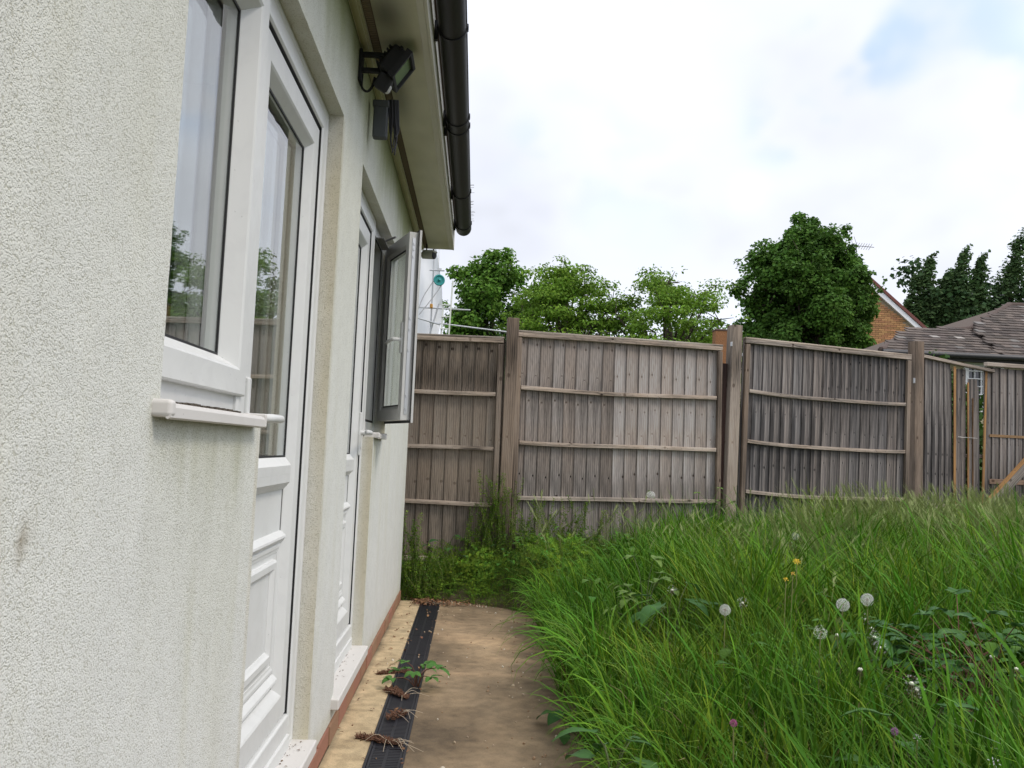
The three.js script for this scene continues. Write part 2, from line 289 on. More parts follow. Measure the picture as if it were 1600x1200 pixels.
function sill(z0, z1) {
  const s = new THREE.Shape([[-0.06, 1.2], [-0.06, 1.213], [0.018, 1.206], [0.026, 1.203], [0.029, 1.198], [0.029, 1.182], [0.024, 1.179], [0.021, 1.182], [0.021, 1.192], [-0.06, 1.197]].map(q => new THREE.Vector2(...q)));
  const g = new THREE.ExtrudeGeometry(s, { depth: z0 - z1 - 0.03, bevelEnabled: false }); g.translate(0, 0, z1 + 0.03); boxUV(g);
  return [g, box(-0.05, 0.031, 1.182, 1.211, z0 - 0.022, z0 + 0.003, 0.008), box(-0.05, 0.031, 1.18, 1.211, z1 + 0.018, z1 + 0.03, 0.004)];
}
const winFrame = [[0, -0.13], [0, -0.064], [0.004, -0.06], [0.05, -0.06], [0.055, -0.066], [0.058, -0.13]];
const sashProfile = (w, xo, xg) => [[0, -0.118], [0, xo - 0.004], [0.004, xo], [w - 0.03, xo], [w - 0.024, xo - 0.004], [w, xg], [w, -0.118]];
{ // near window, closed
  const w = grp('window', house), zR = -2.105;
  mesh('frame', [frameSweep(winFrame, -1.412, zR, 1.212, HEAD - 0.002)], upvc, w);
  mesh('sash', frameSweep([...sashProfile(0.088, -0.042, -0.086)], -1.45, zR + 0.03, 1.252, HEAD - 0.045), upvc, w);
  pane(w, -0.09, -1.534, zR + 0.114, 1.336, HEAD - 0.13);
  mesh('glazing_bead', sealFrame(-1.538, zR + 0.118, 1.34, HEAD - 0.133, -0.087), rubber, w);
  mesh('sill', sill(-1.38, -2.02), upvcOld, w);
  const R = rng(77), d = []; for (let i = 0; i < 120; i++) { const z = lerp(-1.42, -2.05, R()); d.push(box(-0.058, -0.05 + R() * 0.012, 1.206, 1.212 + R() * 0.006, z, z + 0.003 + R() * 0.02)); }
  mesh('sill_dirt', d, std({ color: lin(0.07, 0.055, 0.04), roughness: 1 }), w).userData.kind = 'stuff';
}
{ // far window: the casement stands open
  const w = grp('window', house);
  mesh('frame', [frameSweep(winFrame, -4.31, -4.848, 1.212, HEAD - 0.002)], upvc, w);
  mesh('seal', sealFrame(-4.365, -4.79, 1.272, HEAD - 0.062, -0.062), rubber, w);
  mesh('sill', sill(-4.34, -4.72), upvcOld, w);
  const sash = grp('sash', w), y0 = 1.28, y1 = 2.245, W = 0.47, ang = 0.37;
  sash.position.set(-0.045, 0, -4.815); sash.rotation.y = ang;           // the free edge points along +z of the sash
  const pr = [[0, 0.0], [0, 0.05], [-0.012, 0.05], [-0.012, 0.062], [0.05, 0.062], [0.075, 0.04], [0.075, 0.014], [0.055, 0.0]];
  const grey = std({ color: lin(0.3, 0.3, 0.3), roughness: 0.5 }), inM = std({ color: lin(0.62, 0.62, 0.61), map: upvcMap, roughness: 0.45 });
  mesh('sash_frame', frameSweep(pr, W, 0, y0, y1), inM, sash);
  mesh('sash_seal', [box(0.044, 0.05, y0 - 0.013, y1 + 0.013, W + 0.0122, W + 0.0142), frameSweep([[0.07, 0.012], [0.07, 0.016], [0.08, 0.016], [0.08, 0.012]], W, 0, y0, y1), frameSweep([[-0.0135, 0.048], [-0.0135, 0.05], [0.002, 0.0505], [0.002, 0.048]], W, 0, y0, y1)], rubber, sash);
  for (const dx of [0.022, 0.036]) mesh('pane', new THREE.PlaneGeometry(W - 0.14, y1 - y0 - 0.14).rotateY(Math.PI / 2).translate(dx, (y0 + y1) / 2, W / 2), glass, sash);
  const lock = [box(0.016, 0.032, y0 + 0.03, y1 - 0.03, W, W + 0.003)]; for (const k of [0.05, 0.12, 0.36, 0.47, 0.53, 0.86, 0.9, 0.93]) lock.push(box(0.02, 0.028, lerp(y0, y1, k), lerp(y0, y1, k) + 0.012, W + 0.003, W + 0.007));
  mesh('lock_strip', lock, metal, sash);
  mesh('sash_handle', [box(-0.012, 0.0, 1.62, 1.78, W - 0.05, W - 0.02, 0.005), tube([V(-0.006, 1.69, W - 0.035), V(-0.045, 1.69, W - 0.036), V(-0.052, 1.688, W - 0.06), V(-0.055, 1.68, W - 0.16)], 0.011, 0.008, 8, 12)], upvc, sash);
  mesh('stay', [box(-0.06, -0.02, 2.232, 2.236, -4.78, -4.5), tube([V(-0.04, 2.24, -4.62), V(0.04, 2.242, -4.5)], 0.006, 0.006, 6, 1)], grey, w);
}
// net curtains inside
{
  const cm = new THREE.MeshPhysicalMaterial({ color: lin(0.4, 0.4, 0.39), transmission: 0.45, thickness: 0, roughness: 1, side: THREE.DoubleSide });
  const curtain = (z0, z1, y0, y1, ph) => { const P = [], I = [], n = 60; for (let i = 0; i <= n; i++) { const t = i / n, x = -0.3 + 0.02 * Math.sin(t * 40 + ph) + 0.008 * Math.sin(t * 97); P.push(x, y0, lerp(z0, z1, t), x, y1, lerp(z0, z1, t)); if (i < n) I.push(2 * i, 2 * i + 1, 2 * i + 2, 2 * i + 1, 2 * i + 3, 2 * i + 2); } return raw(P, null, null, I); };
  mesh('curtain', curtain(-2.55, -2.9, 0.2, 2.3, 2), cm, house);
}
// soffit, fascia, vent, roof, gutter
{
  const R = rng(3);
  const sofGrid = (x0, x1, y, dark) => {
    const xs = ticks([x0, x1], 0.02), zs = ticks([2.6, -6.65], 0.04), P = [], U = [], C = [], I = [], n = xs.length;
    for (const z of zs) for (const x of xs) {
      const a = fbm(z * 2.2, x * 9, 3, 4), e = fbm(z * 9, x * 20, 5, 3), soot = Math.exp(-(((z + 3.0) / 0.16) ** 2 + ((x - 0.12) / 0.07) ** 2)) + 0.7 * Math.exp(-(((z + 3.75) / 0.3) ** 2 + ((x - 0.1) / 0.05) ** 2)), edge = sstep(0.12, 0.0, x);
      const k = sat(0.25 + 0.6 * (a - 0.35) + 0.45 * edge), m = sat(1 - 0.75 * soot) * (0.9 + 0.2 * e) * (1 - 0.12 * dark);
      P.push(x, y, z); U.push(x, z); C.push(lerp(1, 0.68, k) * m, lerp(1, 0.68, k) * m, lerp(1, 0.45, k) * m);
    }
    for (let j = 0; j < zs.length - 1; j++) for (let i = 0; i < n - 1; i++) { const o = j * n + i; I.push(o, o + 1, o + n, o + 1, o + n + 1, o + n); }
    return raw(P, U, C, I);
  };
  const sofM = std({ color: lin(0.66, 0.64, 0.54), roughness: 0.6, vertexColors: true, bumpMap: stuccoBump, bumpScale: 0.0004 });
  const paint = std({ color: lin(0.62, 0.6, 0.52), roughness: 0.55, map: upvcMap });
  mesh('soffit', [sofGrid(0.075, 0.235, SOF, 0)], sofM, house);
  mesh('soffit_trim', [sofGrid(0.004, 0.04, SOF - 0.012, 0.5), sofGrid(0.015, 0.03, SOF - 0.018, 0.6), box(0.002, 0.04, SOF - 0.0118, SOF + 0.02, -6.648, 2.6), box(0.0295, 0.0299, SOF - 0.018, SOF - 0.012, -6.64, 2.6)], sofM, house);
  const slot = []; for (let z = 0.5; z > -6.6; z -= 0.014) slot.push(box(0.044, 0.07, SOF + 0.0015, SOF + 0.004, z, z + 0.006));
  mesh('soffit_vent', [box(0.04, 0.075, SOF + 0.003, SOF + 0.02, -6.648, 2.6)], std({ color: lin(0.1, 0.075, 0.05), roughness: 0.9 }), house);
  mesh('vent_slat', slot, std({ color: lin(0.2, 0.16, 0.11), roughness: 0.9 }), house).userData.kind = 'stuff';
  mesh('fascia', [box(0.235, 0.262, SOF - 0.004, SOF + 0.19, -6.65, 2.6, 0.003), box(0.262, 0.274, SOF - 0.006, SOF + 0.19, -6.652, 2.6, 0.003), box(0, 0.235, SOF - 0.002, SOF + 0.2, -6.656, -6.648, 0.002)], paint, house);
  mesh('roof', (() => { const s = new THREE.Shape([[0.3, 2.86], [0.33, 2.875], [-3.1, 4.5], [-6.4, 2.875], [-6.4, 2.85], [-3.1, 4.45], [0.2, 2.86]].map(q => new THREE.Vector2(...q))); const g = new THREE.ExtrudeGeometry(s, { depth: 9.28, bevelEnabled: false }); g.translate(0, 0, -6.68); return boxUV(g); })(), std({ color: lin(0.1, 0.07, 0.05), roughness: 0.9 }), house);
  const gm = std({ color: lin(0.007, 0.007, 0.009), roughness: 0.5 });
  const arc = (r0, r1, a0 = Math.PI, a1 = 2 * Math.PI, n = 20) => { const p = []; for (let i = 0; i <= n; i++) { const q = lerp(a0, a1, i / n); p.push(new THREE.Vector2(Math.cos(q) * r1, Math.sin(q) * r1)); } for (let i = n; i >= 0; i--) { const q = lerp(a0, a1, i / n); p.push(new THREE.Vector2(Math.cos(q) * r0, Math.sin(q) * r0)); } return new THREE.Shape(p); };
  const ext = (s, z0, z1) => { const g = new THREE.ExtrudeGeometry(s, { depth: z1 - z0, bevelEnabled: false }); g.translate(0.345, 2.808, z0); return toCreasedNormals(g, 0.6); };
  const gut = mesh('gutter', [ext(arc(0.053, 0.056), -6.45, 2.6), ext(arc(0.053, 0.059, Math.PI * 1.96, Math.PI * 2.02, 3), -6.45, 2.6), ext(arc(0.001, 0.058), -6.456, -6.45)], gm, house);
  for (const [z, w] of [[-1.9, 0.02], [-3.32, 0.02], [-4.24, 0.022], [-4.36, 0.022], [-5.5, 0.02], [-6.3, 0.022]]) mesh('gutter_bracket', [ext(arc(0.056, 0.0605, Math.PI * 0.98, Math.PI * 2.03), z, z + w), ext(arc(0.056, 0.064, Math.PI * 1.94, Math.PI * 2.07, 5), z, z + w), box(0.274, 0.29, 2.75, 2.83, z, z + w)], gm, gut);
  const tw = []; for (let i = 0; i < 16; i++) { const z = lerp(-5.2, -6.4, R()), y = 2.812 + R() * 0.01; tw.push(rod(0.39, y, z, 0.412 + R() * 0.02, y + 0.006 * R(), z + 0.01 * (R() - 0.5), 0.0011, 4)); }
  mesh('moss_stalk', tw, std({ color: lin(0.12, 0.1, 0.07) }), gut).userData.kind = 'stuff';
}
// floodlight, cable box, camera
const blackP = std({ color: lin(0.009, 0.009, 0.01), roughness: 0.7 });
{
  const t = thing('floodlight', 'black security floodlight with motion sensor bracketed to the wall under the eaves', 'floodlight', [0, 2.585, -3.24]);
  mesh('bracket', [box(0, 0.012, -0.055, 0.07, -0.03, 0.03, 0.003), box(0.01, 0.1, 0.05, 0.066, -0.012, 0.012, 0.003), box(0.01, 0.085, -0.012, 0.004, -0.012, 0.012, 0.003), tube([V(0.012, -0.02, 0), V(0.014, -0.075, 0.004), V(0.035, -0.09, 0.006), V(0.052, -0.07, 0.004), V(0.06, -0.03, 0)], 0.005, 0.005, 6, 14)], blackP, t);
  const head = new THREE.Group(); head.name = 'lamp_head'; head.position.set(0.135, 0.02, 0); head.rotation.z = -0.6; t.add(head);
  const fins = []; for (let i = 0; i < 6; i++) fins.push(box(-0.05, -0.03, -0.045 + i * 0.016, -0.039 + i * 0.016, -0.05, 0.05));
  mesh('body', [box(-0.035, 0.03, -0.055, 0.055, -0.065, 0.065, 0.012), ...fins, frameSweep([[0, 0.02], [0, 0.045], [0.012, 0.045], [0.014, 0.03], [0.014, 0.02]], 0.075, -0.075, -0.062, 0.062), rod(0, 0.05, -0.07, 0, 0.05, 0.07, 0.008)], blackP, head);
  mesh('lens', box(0.031, 0.034, -0.048, 0.048, -0.06, 0.06), new THREE.MeshPhysicalMaterial({ color: lin(0.22, 0.3, 0.17), roughness: 0.15, clearcoat: 1 }), head);
  const s = new THREE.Group(); s.name = 'motion_sensor'; s.position.set(0.1, -0.055, 0.02); s.rotation.set(0.25, 0, -0.5); t.add(s);
  mesh('sensor_body', [box(-0.03, 0.03, -0.035, 0.03, -0.032, 0.032, 0.012), rod(0, 0.02, 0, -0.01, 0.075, 0, 0.012)], blackP, s);
  mesh('sensor_lens', box(0.0, 0.034, -0.034, 0.004, -0.024, 0.024, 0.012), std({ color: lin(0.5, 0.5, 0.48), roughness: 0.35 }), s);
}
{
  const t = thing('cable_box', 'broken grey cable box with torn dark flap hanging under the eaves below the floodlight', 'cable box', [0.05, 2.5, -3.56]);
  mesh('box_cover', [box(-0.03, 0.03, -0.07, 0.075, -0.022, 0.022, 0.008), box(-0.034, 0.034, 0.06, 0.09, -0.026, 0.026, 0.006)], std({ color: lin(0.07, 0.078, 0.085), roughness: 0.7 }), t);
  const R = rng(12), fl = []; for (let i = 0; i < 7; i++) { const x = 0.038 + i * 0.006, z = 0.012 * (R() - 0.5), l = 0.05 + 0.1 * R(); fl.push(tube([V(x - 0.008, 0.1, z), V(x, 0.02, z + 0.01), V(x + 0.012 * (R() - 0.3), -l * 0.6, z), V(x + 0.02 * (R() - 0.5), -l, z + 0.012)], 0.006, 0.003, 5, 10)); }
  mesh('torn_flap', fl, std({ color: lin(0.025, 0.025, 0.03), roughness: 0.7 }), t);
}
{
  const t = thing('security_camera', 'small white bullet security camera with two aerials on the far wall corner', 'security camera', [0.0, 2.585, -6.45]);
  mesh('mount', [rod(0, 0, 0, 0.03, 0, 0, 0.028, 16), rod(0.03, 0, 0, 0.07, 0.004, 0.01, 0.012)], std({ color: lin(0.3, 0.3, 0.27) }), t);
  const c = new THREE.Group(); c.name = 'camera_body'; c.position.set(0.09, 0.0, 0.02); c.rotation.set(0, -0.5, -0.1); t.add(c);
  mesh('shell', [rod(-0.045, 0, 0, 0.05, 0, 0, 0.03, 20), box(-0.04, 0.062, 0.018, 0.034, -0.03, 0.03, 0.007)], std({ color: lin(0.36, 0.36, 0.32), roughness: 0.4 }), c);
  mesh('lens', [rod(0.05, 0, 0, 0.056, 0, 0, 0.028, 20)], blackP, c);
  for (const [x, z] of [[-0.03, -0.02], [0.035, -0.02]]) mesh('aerial', tube([V(x, 0.02, z), V(x - 0.01, x < 0 ? 0.09 : 0.05, z)], 0.005, 0.005, 6, 1), blackP, c);
}

// ------------------------------------------------------------------ ground, patio, strip, drain
const concMap = tex(1024, 1024, (i, j, c) => {
  const n = fbm(i / 128, j / 128, 3, 6, 8), m = fbm(i / 22, j / 40, 9, 4, 0) * 0 + fbm(i / 32, j / 32, 9, 4, 32), gr = hash(i, j, 3), st = hash(i >> 1, j >> 1, 77);
  let k = 0.72 + 0.5 * (n - 0.5) + 0.5 * (m - 0.5) + 0.26 * (gr - 0.5); if (st > 0.98) k += 0.2; if (st < 0.02) k -= 0.25; k += 0.12 * (hash(i >> 1, j >> 1, 78) - 0.5);
  c[0] = k; c[1] = k * (0.99 + 0.05 * (n - 0.5)); c[2] = k * (0.97 + 0.12 * (n - 0.5));
});
const concBump = tex(512, 512, (i, j, c) => { c[0] = c[1] = c[2] = 0.5 * fbm(i / 16, j / 16, 4, 4, 32) + 0.5 * hash(i, j, 5); });
concMap.repeat.set(0.8, 0.8); concBump.repeat.set(1.6, 1.6);
const concrete = (r, g, b) => std({ color: lin(r, g, b), map: concMap, bumpMap: concBump, bumpScale: 0.0016, roughness: 0.93, vertexColors: true });
function slab(x0, x1, z0, z1, y, stain, step = 0.04) {
  const xs = ticks([x0, x1], step), zs = ticks([z0, z1], step), P = [], U = [], C = [], I = [], n = xs.length;
  for (const z of zs) for (const x of xs) { P.push(x, y + 0.003 * (fbm(x * 2, z * 2, 4, 3) - 0.5), z); U.push(x, z); C.push(...stain(x, z)); }
  for (let j = 0; j < zs.length - 1; j++) for (let i = 0; i < n - 1; i++) { const o = j * n + i; I.push(o, o + n, o + 1, o + 1, o + n, o + n + 1); }
  return raw(P, U, C, I);
}
struct('ground', new THREE.CircleGeometry(700, 64).rotateX(-Math.PI / 2).translate(0, -0.06, 0), std({ color: lin(0.06, 0.08, 0.03), roughness: 1 }));
const soilY = (x, z) => { const e = sat((x - 0.95) / 3); return lerp(0.09, 0.36, e) + 0.12 * (1 - e) * sstep(-5.6, -7.0, z); };
const ramp = (x, z) => { const e = edgeX(z), k = Math.cbrt(sat((0.98 - x) / 1.58)), t = 0.5 - Math.sin(Math.asin(1 - 2 * k) / 3), zb = -5.7 - 1.3 * t; return sstep(-0.01, 0.16, x - e) * lerp(1, sat((zb - z) / 0.6), 1 - sat((x - 0.8) / 0.3)); };
const edgeX = z => { const k = sstep(-5.7, -7.0, z); return lerp(0.98 - 0.02 * z * 0 + 0.05 * (fbm(z * 1.3 + 20, 3, 1, 3) - 0.5) + 0.1 * (noise(z * 3.1 + 9, 6, 2) - 0.5), -0.6, k * k * k); };
struct('concrete_strip', slab(0.004, 0.157, 1.5, -6.95, 0, (x, z) => { const n = fbm(x * 8, z * 2, 2, 4), e = sstep(0.03, 0.0, x); const k = 1 - 0.35 * sstep(0.55, 0.8, n) - 0.3 * e; return [k, k * 0.98, k * 0.94]; }, 0.024), concrete(0.72, 0.58, 0.37));
struct('patio', slab(0.301, 1.25, 1.5, -7.05, 0, (x, z) => {
  const a = fbm(x * 3.2, z * 1.4, 6, 5), b = fbm(x * 1.1 + 7, z * 3.2, 8, 4), far = sstep(-4.2, -6, z), band = sstep(0.52, 0.7, b);
  const k = 0.82 + 1.1 * (a - 0.5) + 0.35 * band + 0.22 * far, ed = sstep(0.7, 0.95, x + 0.2 * (a - 0.5)) * 0.35;
  return [k * (1 - ed), k * (0.95 - 0.03 * band) * (1 - ed), k * (0.87 - 0.04 * band) * (1 - ed)];
}), concrete(0.36, 0.275, 0.18));
{
  const t = thing('drain_channel', 'black plastic channel drain with slotted grates running along the path', 'drain', [0.229, 0, 0]); t.scale.x = 0.93;
  const dm = std({ color: lin(0.011, 0.011, 0.016), roughness: 0.5 });
  mesh('channel', [box(-0.0775, -0.066, -0.08, 0.004, -6.9, 1.5, 0.002), box(0.066, 0.0775, -0.08, 0.004, -6.9, 1.5, 0.002), box(-0.066, 0.066, -0.1, -0.07, -6.9, 1.5)], dm, t);
  const bars = [box(-0.065, -0.054, -0.014, 0.001, -0.248, 0.248, 0.002), box(0.054, 0.065, -0.014, 0.001, -0.248, 0.248, 0.002), box(-0.006, 0.006, -0.014, 0.0, -0.248, 0.248)];
  for (let z = -0.24; z < 0.245; z += 0.0165) bars.push(box(-0.056, 0.056, -0.013, -0.0008, z, z + 0.0118));
  const gg = join(bars); for (let z = -6.65; z < 1.3; z += 0.5) mesh('grate', gg, dm, t).position.z = z;
}
// raised soil of the lawn
{
  const xs = [], zs = ticks([2, -9.2], 0.08); for (let i = 0; i <= 70; i++) xs.push(i / 70);
  const P = [], U = [], I = [], n = xs.length;
  for (const z of zs) for (const t of xs) {
    const e = edgeX(z), q = t * t * 0.5 + t * 0.5, x = e + q * (12 - e);
    P.push(x + 0.015 * (noise(z * 14, 2, 1) - 0.5), t === 0 ? -0.05 : soilY(x, z) * ramp(x + 0.03, z) + 0.04 * ramp(x, z) * (fbm(x * 3, z * 3, 2, 3) - 0.5) + 0.004, z); U.push(x, z);
  }
  for (let j = 0; j < zs.length - 1; j++) for (let i = 0; i < n - 1; i++) { const o = j * n + i; I.push(o, o + n, o + 1, o + 1, o + n, o + n + 1); }
  struct('lawn_soil', raw(P, U, null, I), std({ color: lin(0.1, 0.075, 0.04), map: concMap, bumpMap: concBump, bumpScale: 0.01, roughness: 1 }));
}

// ------------------------------------------------------------------ fence
const WS = 8;                                                         // strips of board in the wood texture
const woodKnots = (() => { const R = rng(44), k = []; for (let s = 0; s < WS; s++) { const n = 5 + (R() * 3 | 0); for (let i = 0; i < n; i++) k.push([s, 0.15 + 0.7 * R(), (i + 0.3 + 0.5 * R()) / n, 0.05 + 0.07 * R()]); } return k; })();
const woodF = new Float32Array(512 * 1024), woodK = new Float32Array(512 * 1024);
{
  for (let j = 0; j < 1024; j++) for (let i = 0; i < 512; i++) {
    const s = i >> 6; let u = (i & 63) / 64, v = j / 1024, kn = 0, warp = 0;
    for (const [ks, ku, kv, kr] of woodKnots) { if (ks !== s) continue; const du = (u - ku), dv = (v - kv) * 17; const q = Math.hypot(du, dv * 0.8) / kr; if (q < 4) { warp += Math.sign(du || 1) * 0.06 * Math.exp(-q * q * 0.25); kn = Math.max(kn, sstep(1.1, 0.5, q)*0.9); } }
    const uu = u + warp, ring = 0.5 + 0.5 * Math.sin((uu * 26 + 3.5 * fbm(uu * 3 + s * 9, v * 6, s, 3)) * 1.9), fine = noise(uu * 60 + s * 40, v * 38, 5), big = fbm(u * 2 + s * 5, v * 5, s + 30, 4), fib = noise(u * 128, v * 90, 8);
    woodF[j * 512 + i] = 0.64 + 0.26 * (ring - 0.5) + 0.26 * (fine - 0.5) + 1.05 * (big - 0.5) + 0.16 * (fib - 0.5) - 0.42 * kn - 0.07 * sstep(0.6, 1.0, u); woodK[j * 512 + i] = kn;  // overlap shade is painted along one side of each board
  }
}
const woodMap = tex(512, 1024, (i, j, c) => { const k = woodF[j * 512 + i], q = woodK[j * 512 + i]; const warm = fbm(i / 45, j / 80, 50, 3); c[0] = k * 1.02; c[1] = k * (0.95 + 0.08 * (warm - 0.5)) - 0.03 * q; c[2] = k * (0.9 + 0.16 * (warm - 0.5)) - 0.05 * q; });
const woodDark = tex(512, 1024, (i, j, c) => { const s = i >> 6, u = (i & 63) / 64, v = j / 1024, k = woodF[j * 512 + i], st = sstep(0.32, 0.62, 0.5 * fbm(u * 5 + s * 7, v * 2.2, 60 + s, 3) + 0.5 * fbm(u * 14 + s * 3, v * 3.5, 80 + s, 3)), q = k * lerp(0.3, 1.12, st); c[0] = q * 1.02; c[1] = q * lerp(0.99, 0.95, st); c[2] = q * lerp(1.0, 0.9, st); });
const woodBump = tex(512, 1024, (i, j, c) => { c[0] = c[1] = c[2] = woodF[j * 512 + i]; });
const wood = (r, g, b) => std({ color: lin(r, g, b), map: woodMap, bumpMap: woodBump, bumpScale: 0.0025, roughness: 0.9 });
const WR = rng(9);
const woodSet = (r, g, b, v, n = 7, dark = 0) => Array.from({ length: n }, () => { const k = 1 + v * (WR() - 0.5) * 2, w = 1 + 0.08 * (WR() - 0.5), m = wood(r * k * w, g * k, b * k / w); if (dark) m.map = woodDark; return m; });
const WOOD = { a: woodSet(0.27, 0.238, 0.2, 0.15), b: woodSet(0.36, 0.335, 0.315, 0.17), c: woodSet(0.25, 0.235, 0.225, 0.22, 7, 1), rail: woodSet(0.5, 0.44, 0.375, 0.12, 4), post: woodSet(0.27, 0.22, 0.175, 0.1, 4), postG: woodSet(0.36, 0.325, 0.285, 0.08, 3), fresh: woodSet(0.36, 0.21, 0.085, 0.12, 3), d: woodSet(0.23, 0.213, 0.2, 0.16, 7, 1) };
// timber: a box whose grain runs along its longest side, uv from one strip
function timber(w, h, d, strip, v0 = 0, chamfer = 0.002) {
  const g = chamfer ? new RoundedBoxGeometry(w, h, d, 1, chamfer) : new THREE.BoxGeometry(w, h, d), p = g.attributes.position, n = g.attributes.normal, u = [];
  const L = Math.max(w, h, d), ax = L === w ? 0 : L === h ? 1 : 2;
  for (let i = 0; i < p.count; i++) {
    const q = [p.getX(i) + w / 2, p.getY(i) + h / 2, p.getZ(i) + d / 2], nn = [n.getX(i), n.getY(i), n.getZ(i)].map(Math.abs);
    const o = [0, 1, 2].filter(k => k !== ax), across = nn[o[0]] > nn[o[1]] ? q[o[1]] : q[o[0]];
    u.push((strip + Math.min(0.98, across / 0.13)) / WS, (v0 % 1) * Math.max(0, 0.98 - L / 2.7) + q[ax] / 2.7);
  }
  g.setAttribute('uv', new THREE.Float32BufferAttribute(u, 2)); return g;
}
// feather-edge board: thick edge at one side, thin at the other, slightly cupped
function featherBoard(w, h, strip, v0, flip = 1, top = 0) {
  const P = [], U = [], I = []; const prof = [[-w / 2, 0.0], [-w / 2, 0.0105], [-w * 0.12, 0.0085], [w / 2 - 0.002, 0.0045], [w / 2, 0.003], [w / 2, 0.0]];
  const n = prof.length, seg = 4;
  const quad = (a, b, c, d, ua, ub, uc, ud) => { const o = P.length / 3; P.push(...a, ...b, ...c, ...d); U.push(...ua, ...ub, ...uc, ...ud); I.push(o, o + 1, o + 2, o, o + 2, o + 3); };
  for (let k = 0; k < seg; k++) for (let i = 0; i < n; i++) {
    const [xa, za] = prof[i], [xb, zb] = prof[(i + 1) % n], y0 = h * k / seg, y1 = h * (k + 1) / seg, t0 = k === 0 ? 0 : 0, t1 = k === seg - 1 ? top : 0;
    const uv = (x, y) => [(strip + sat((x + w / 2) / w * 0.96 + 0.02)) / WS, v0 + y / 1.9];
    quad([xa * flip, y0, za], [xb * flip, y0, zb], [xb * flip, y1 + t1 * xb / w, zb], [xa * flip, y1 + t1 * xa / w, za], uv(xa, y0), uv(xb, y0), uv(xb, y1), uv(xa, y1));
  }
  const cap = y => { for (let i = 1; i < 3; i++) { const a = prof[0], b = prof[i], c = prof[i + 1], o = P.length / 3; for (const q of [a, b, c]) { P.push(q[0] * flip, y + (y > 0 ? top * q[0] / w : 0), q[1]); U.push((strip + 0.5) / WS, 0.5); } I.push(o, o + 1, o + 2); } };
  cap(h); cap(0);
  return raw(P, U, null, I);
}
function railGeo(len, h, d, strip, v0, sag, wave, seed) {              // a rail that bows a little
  const R = rng(seed), n = 14, P = [], U = [], I = [], f = [0, 1, 2, 3].map(() => R() * 6);
  const ring = t => { const y = sag * 4 * t * (1 - t) + wave * Math.sin(t * 7 + f[0]), b = 0.003 * Math.sin(t * 11 + f[1]); return [[y - h / 2, 0], [y - h / 2, d - 0.002 + b], [y - h / 2 + 0.003, d + b], [y + h / 2 - 0.003, d + b], [y + h / 2, d - 0.003 + b], [y + h / 2, 0]]; };
  const m = 6;
  for (let i = 0; i < n; i++) { const a = ring(i / n), b = ring((i + 1) / n); for (let k = 0; k < m; k++) { const q = (k + 1) % m, o = P.length / 3, x0 = len * i / n, x1 = len * (i + 1) / n; P.push(x0, a[k][0], a[k][1], x1, b[k][0], b[k][1], x1, b[q][0], b[q][1], x0, a[q][0], a[q][1]); const u0 = (strip + 0.1 + 0.13 * k) / WS, u1 = (strip + 0.1 + 0.13 * (k + 1)) / WS; const vv = x => 0.02 + 0.04 * v0 + x / 2.1; U.push(u0, vv(x0), u0, vv(x1), u1, vv(x1), u1, vv(x0)); I.push(o, o + 2, o + 1, o, o + 3, o + 2); } }
  for (const [t, x] of [[0, 0], [1, len]]) { const a = ring(t), o = P.length / 3; a.forEach(q => { P.push(x, q[0], q[1]); U.push((strip + 0.5) / WS, 0.3); }); for (let k = 1; k < m - 1; k++) I.push(o, o + k, o + k + 1); }
  return raw(P, U, null, I);
}
const nailM = std({ color: lin(0.03, 0.02, 0.015), roughness: 0.7 });
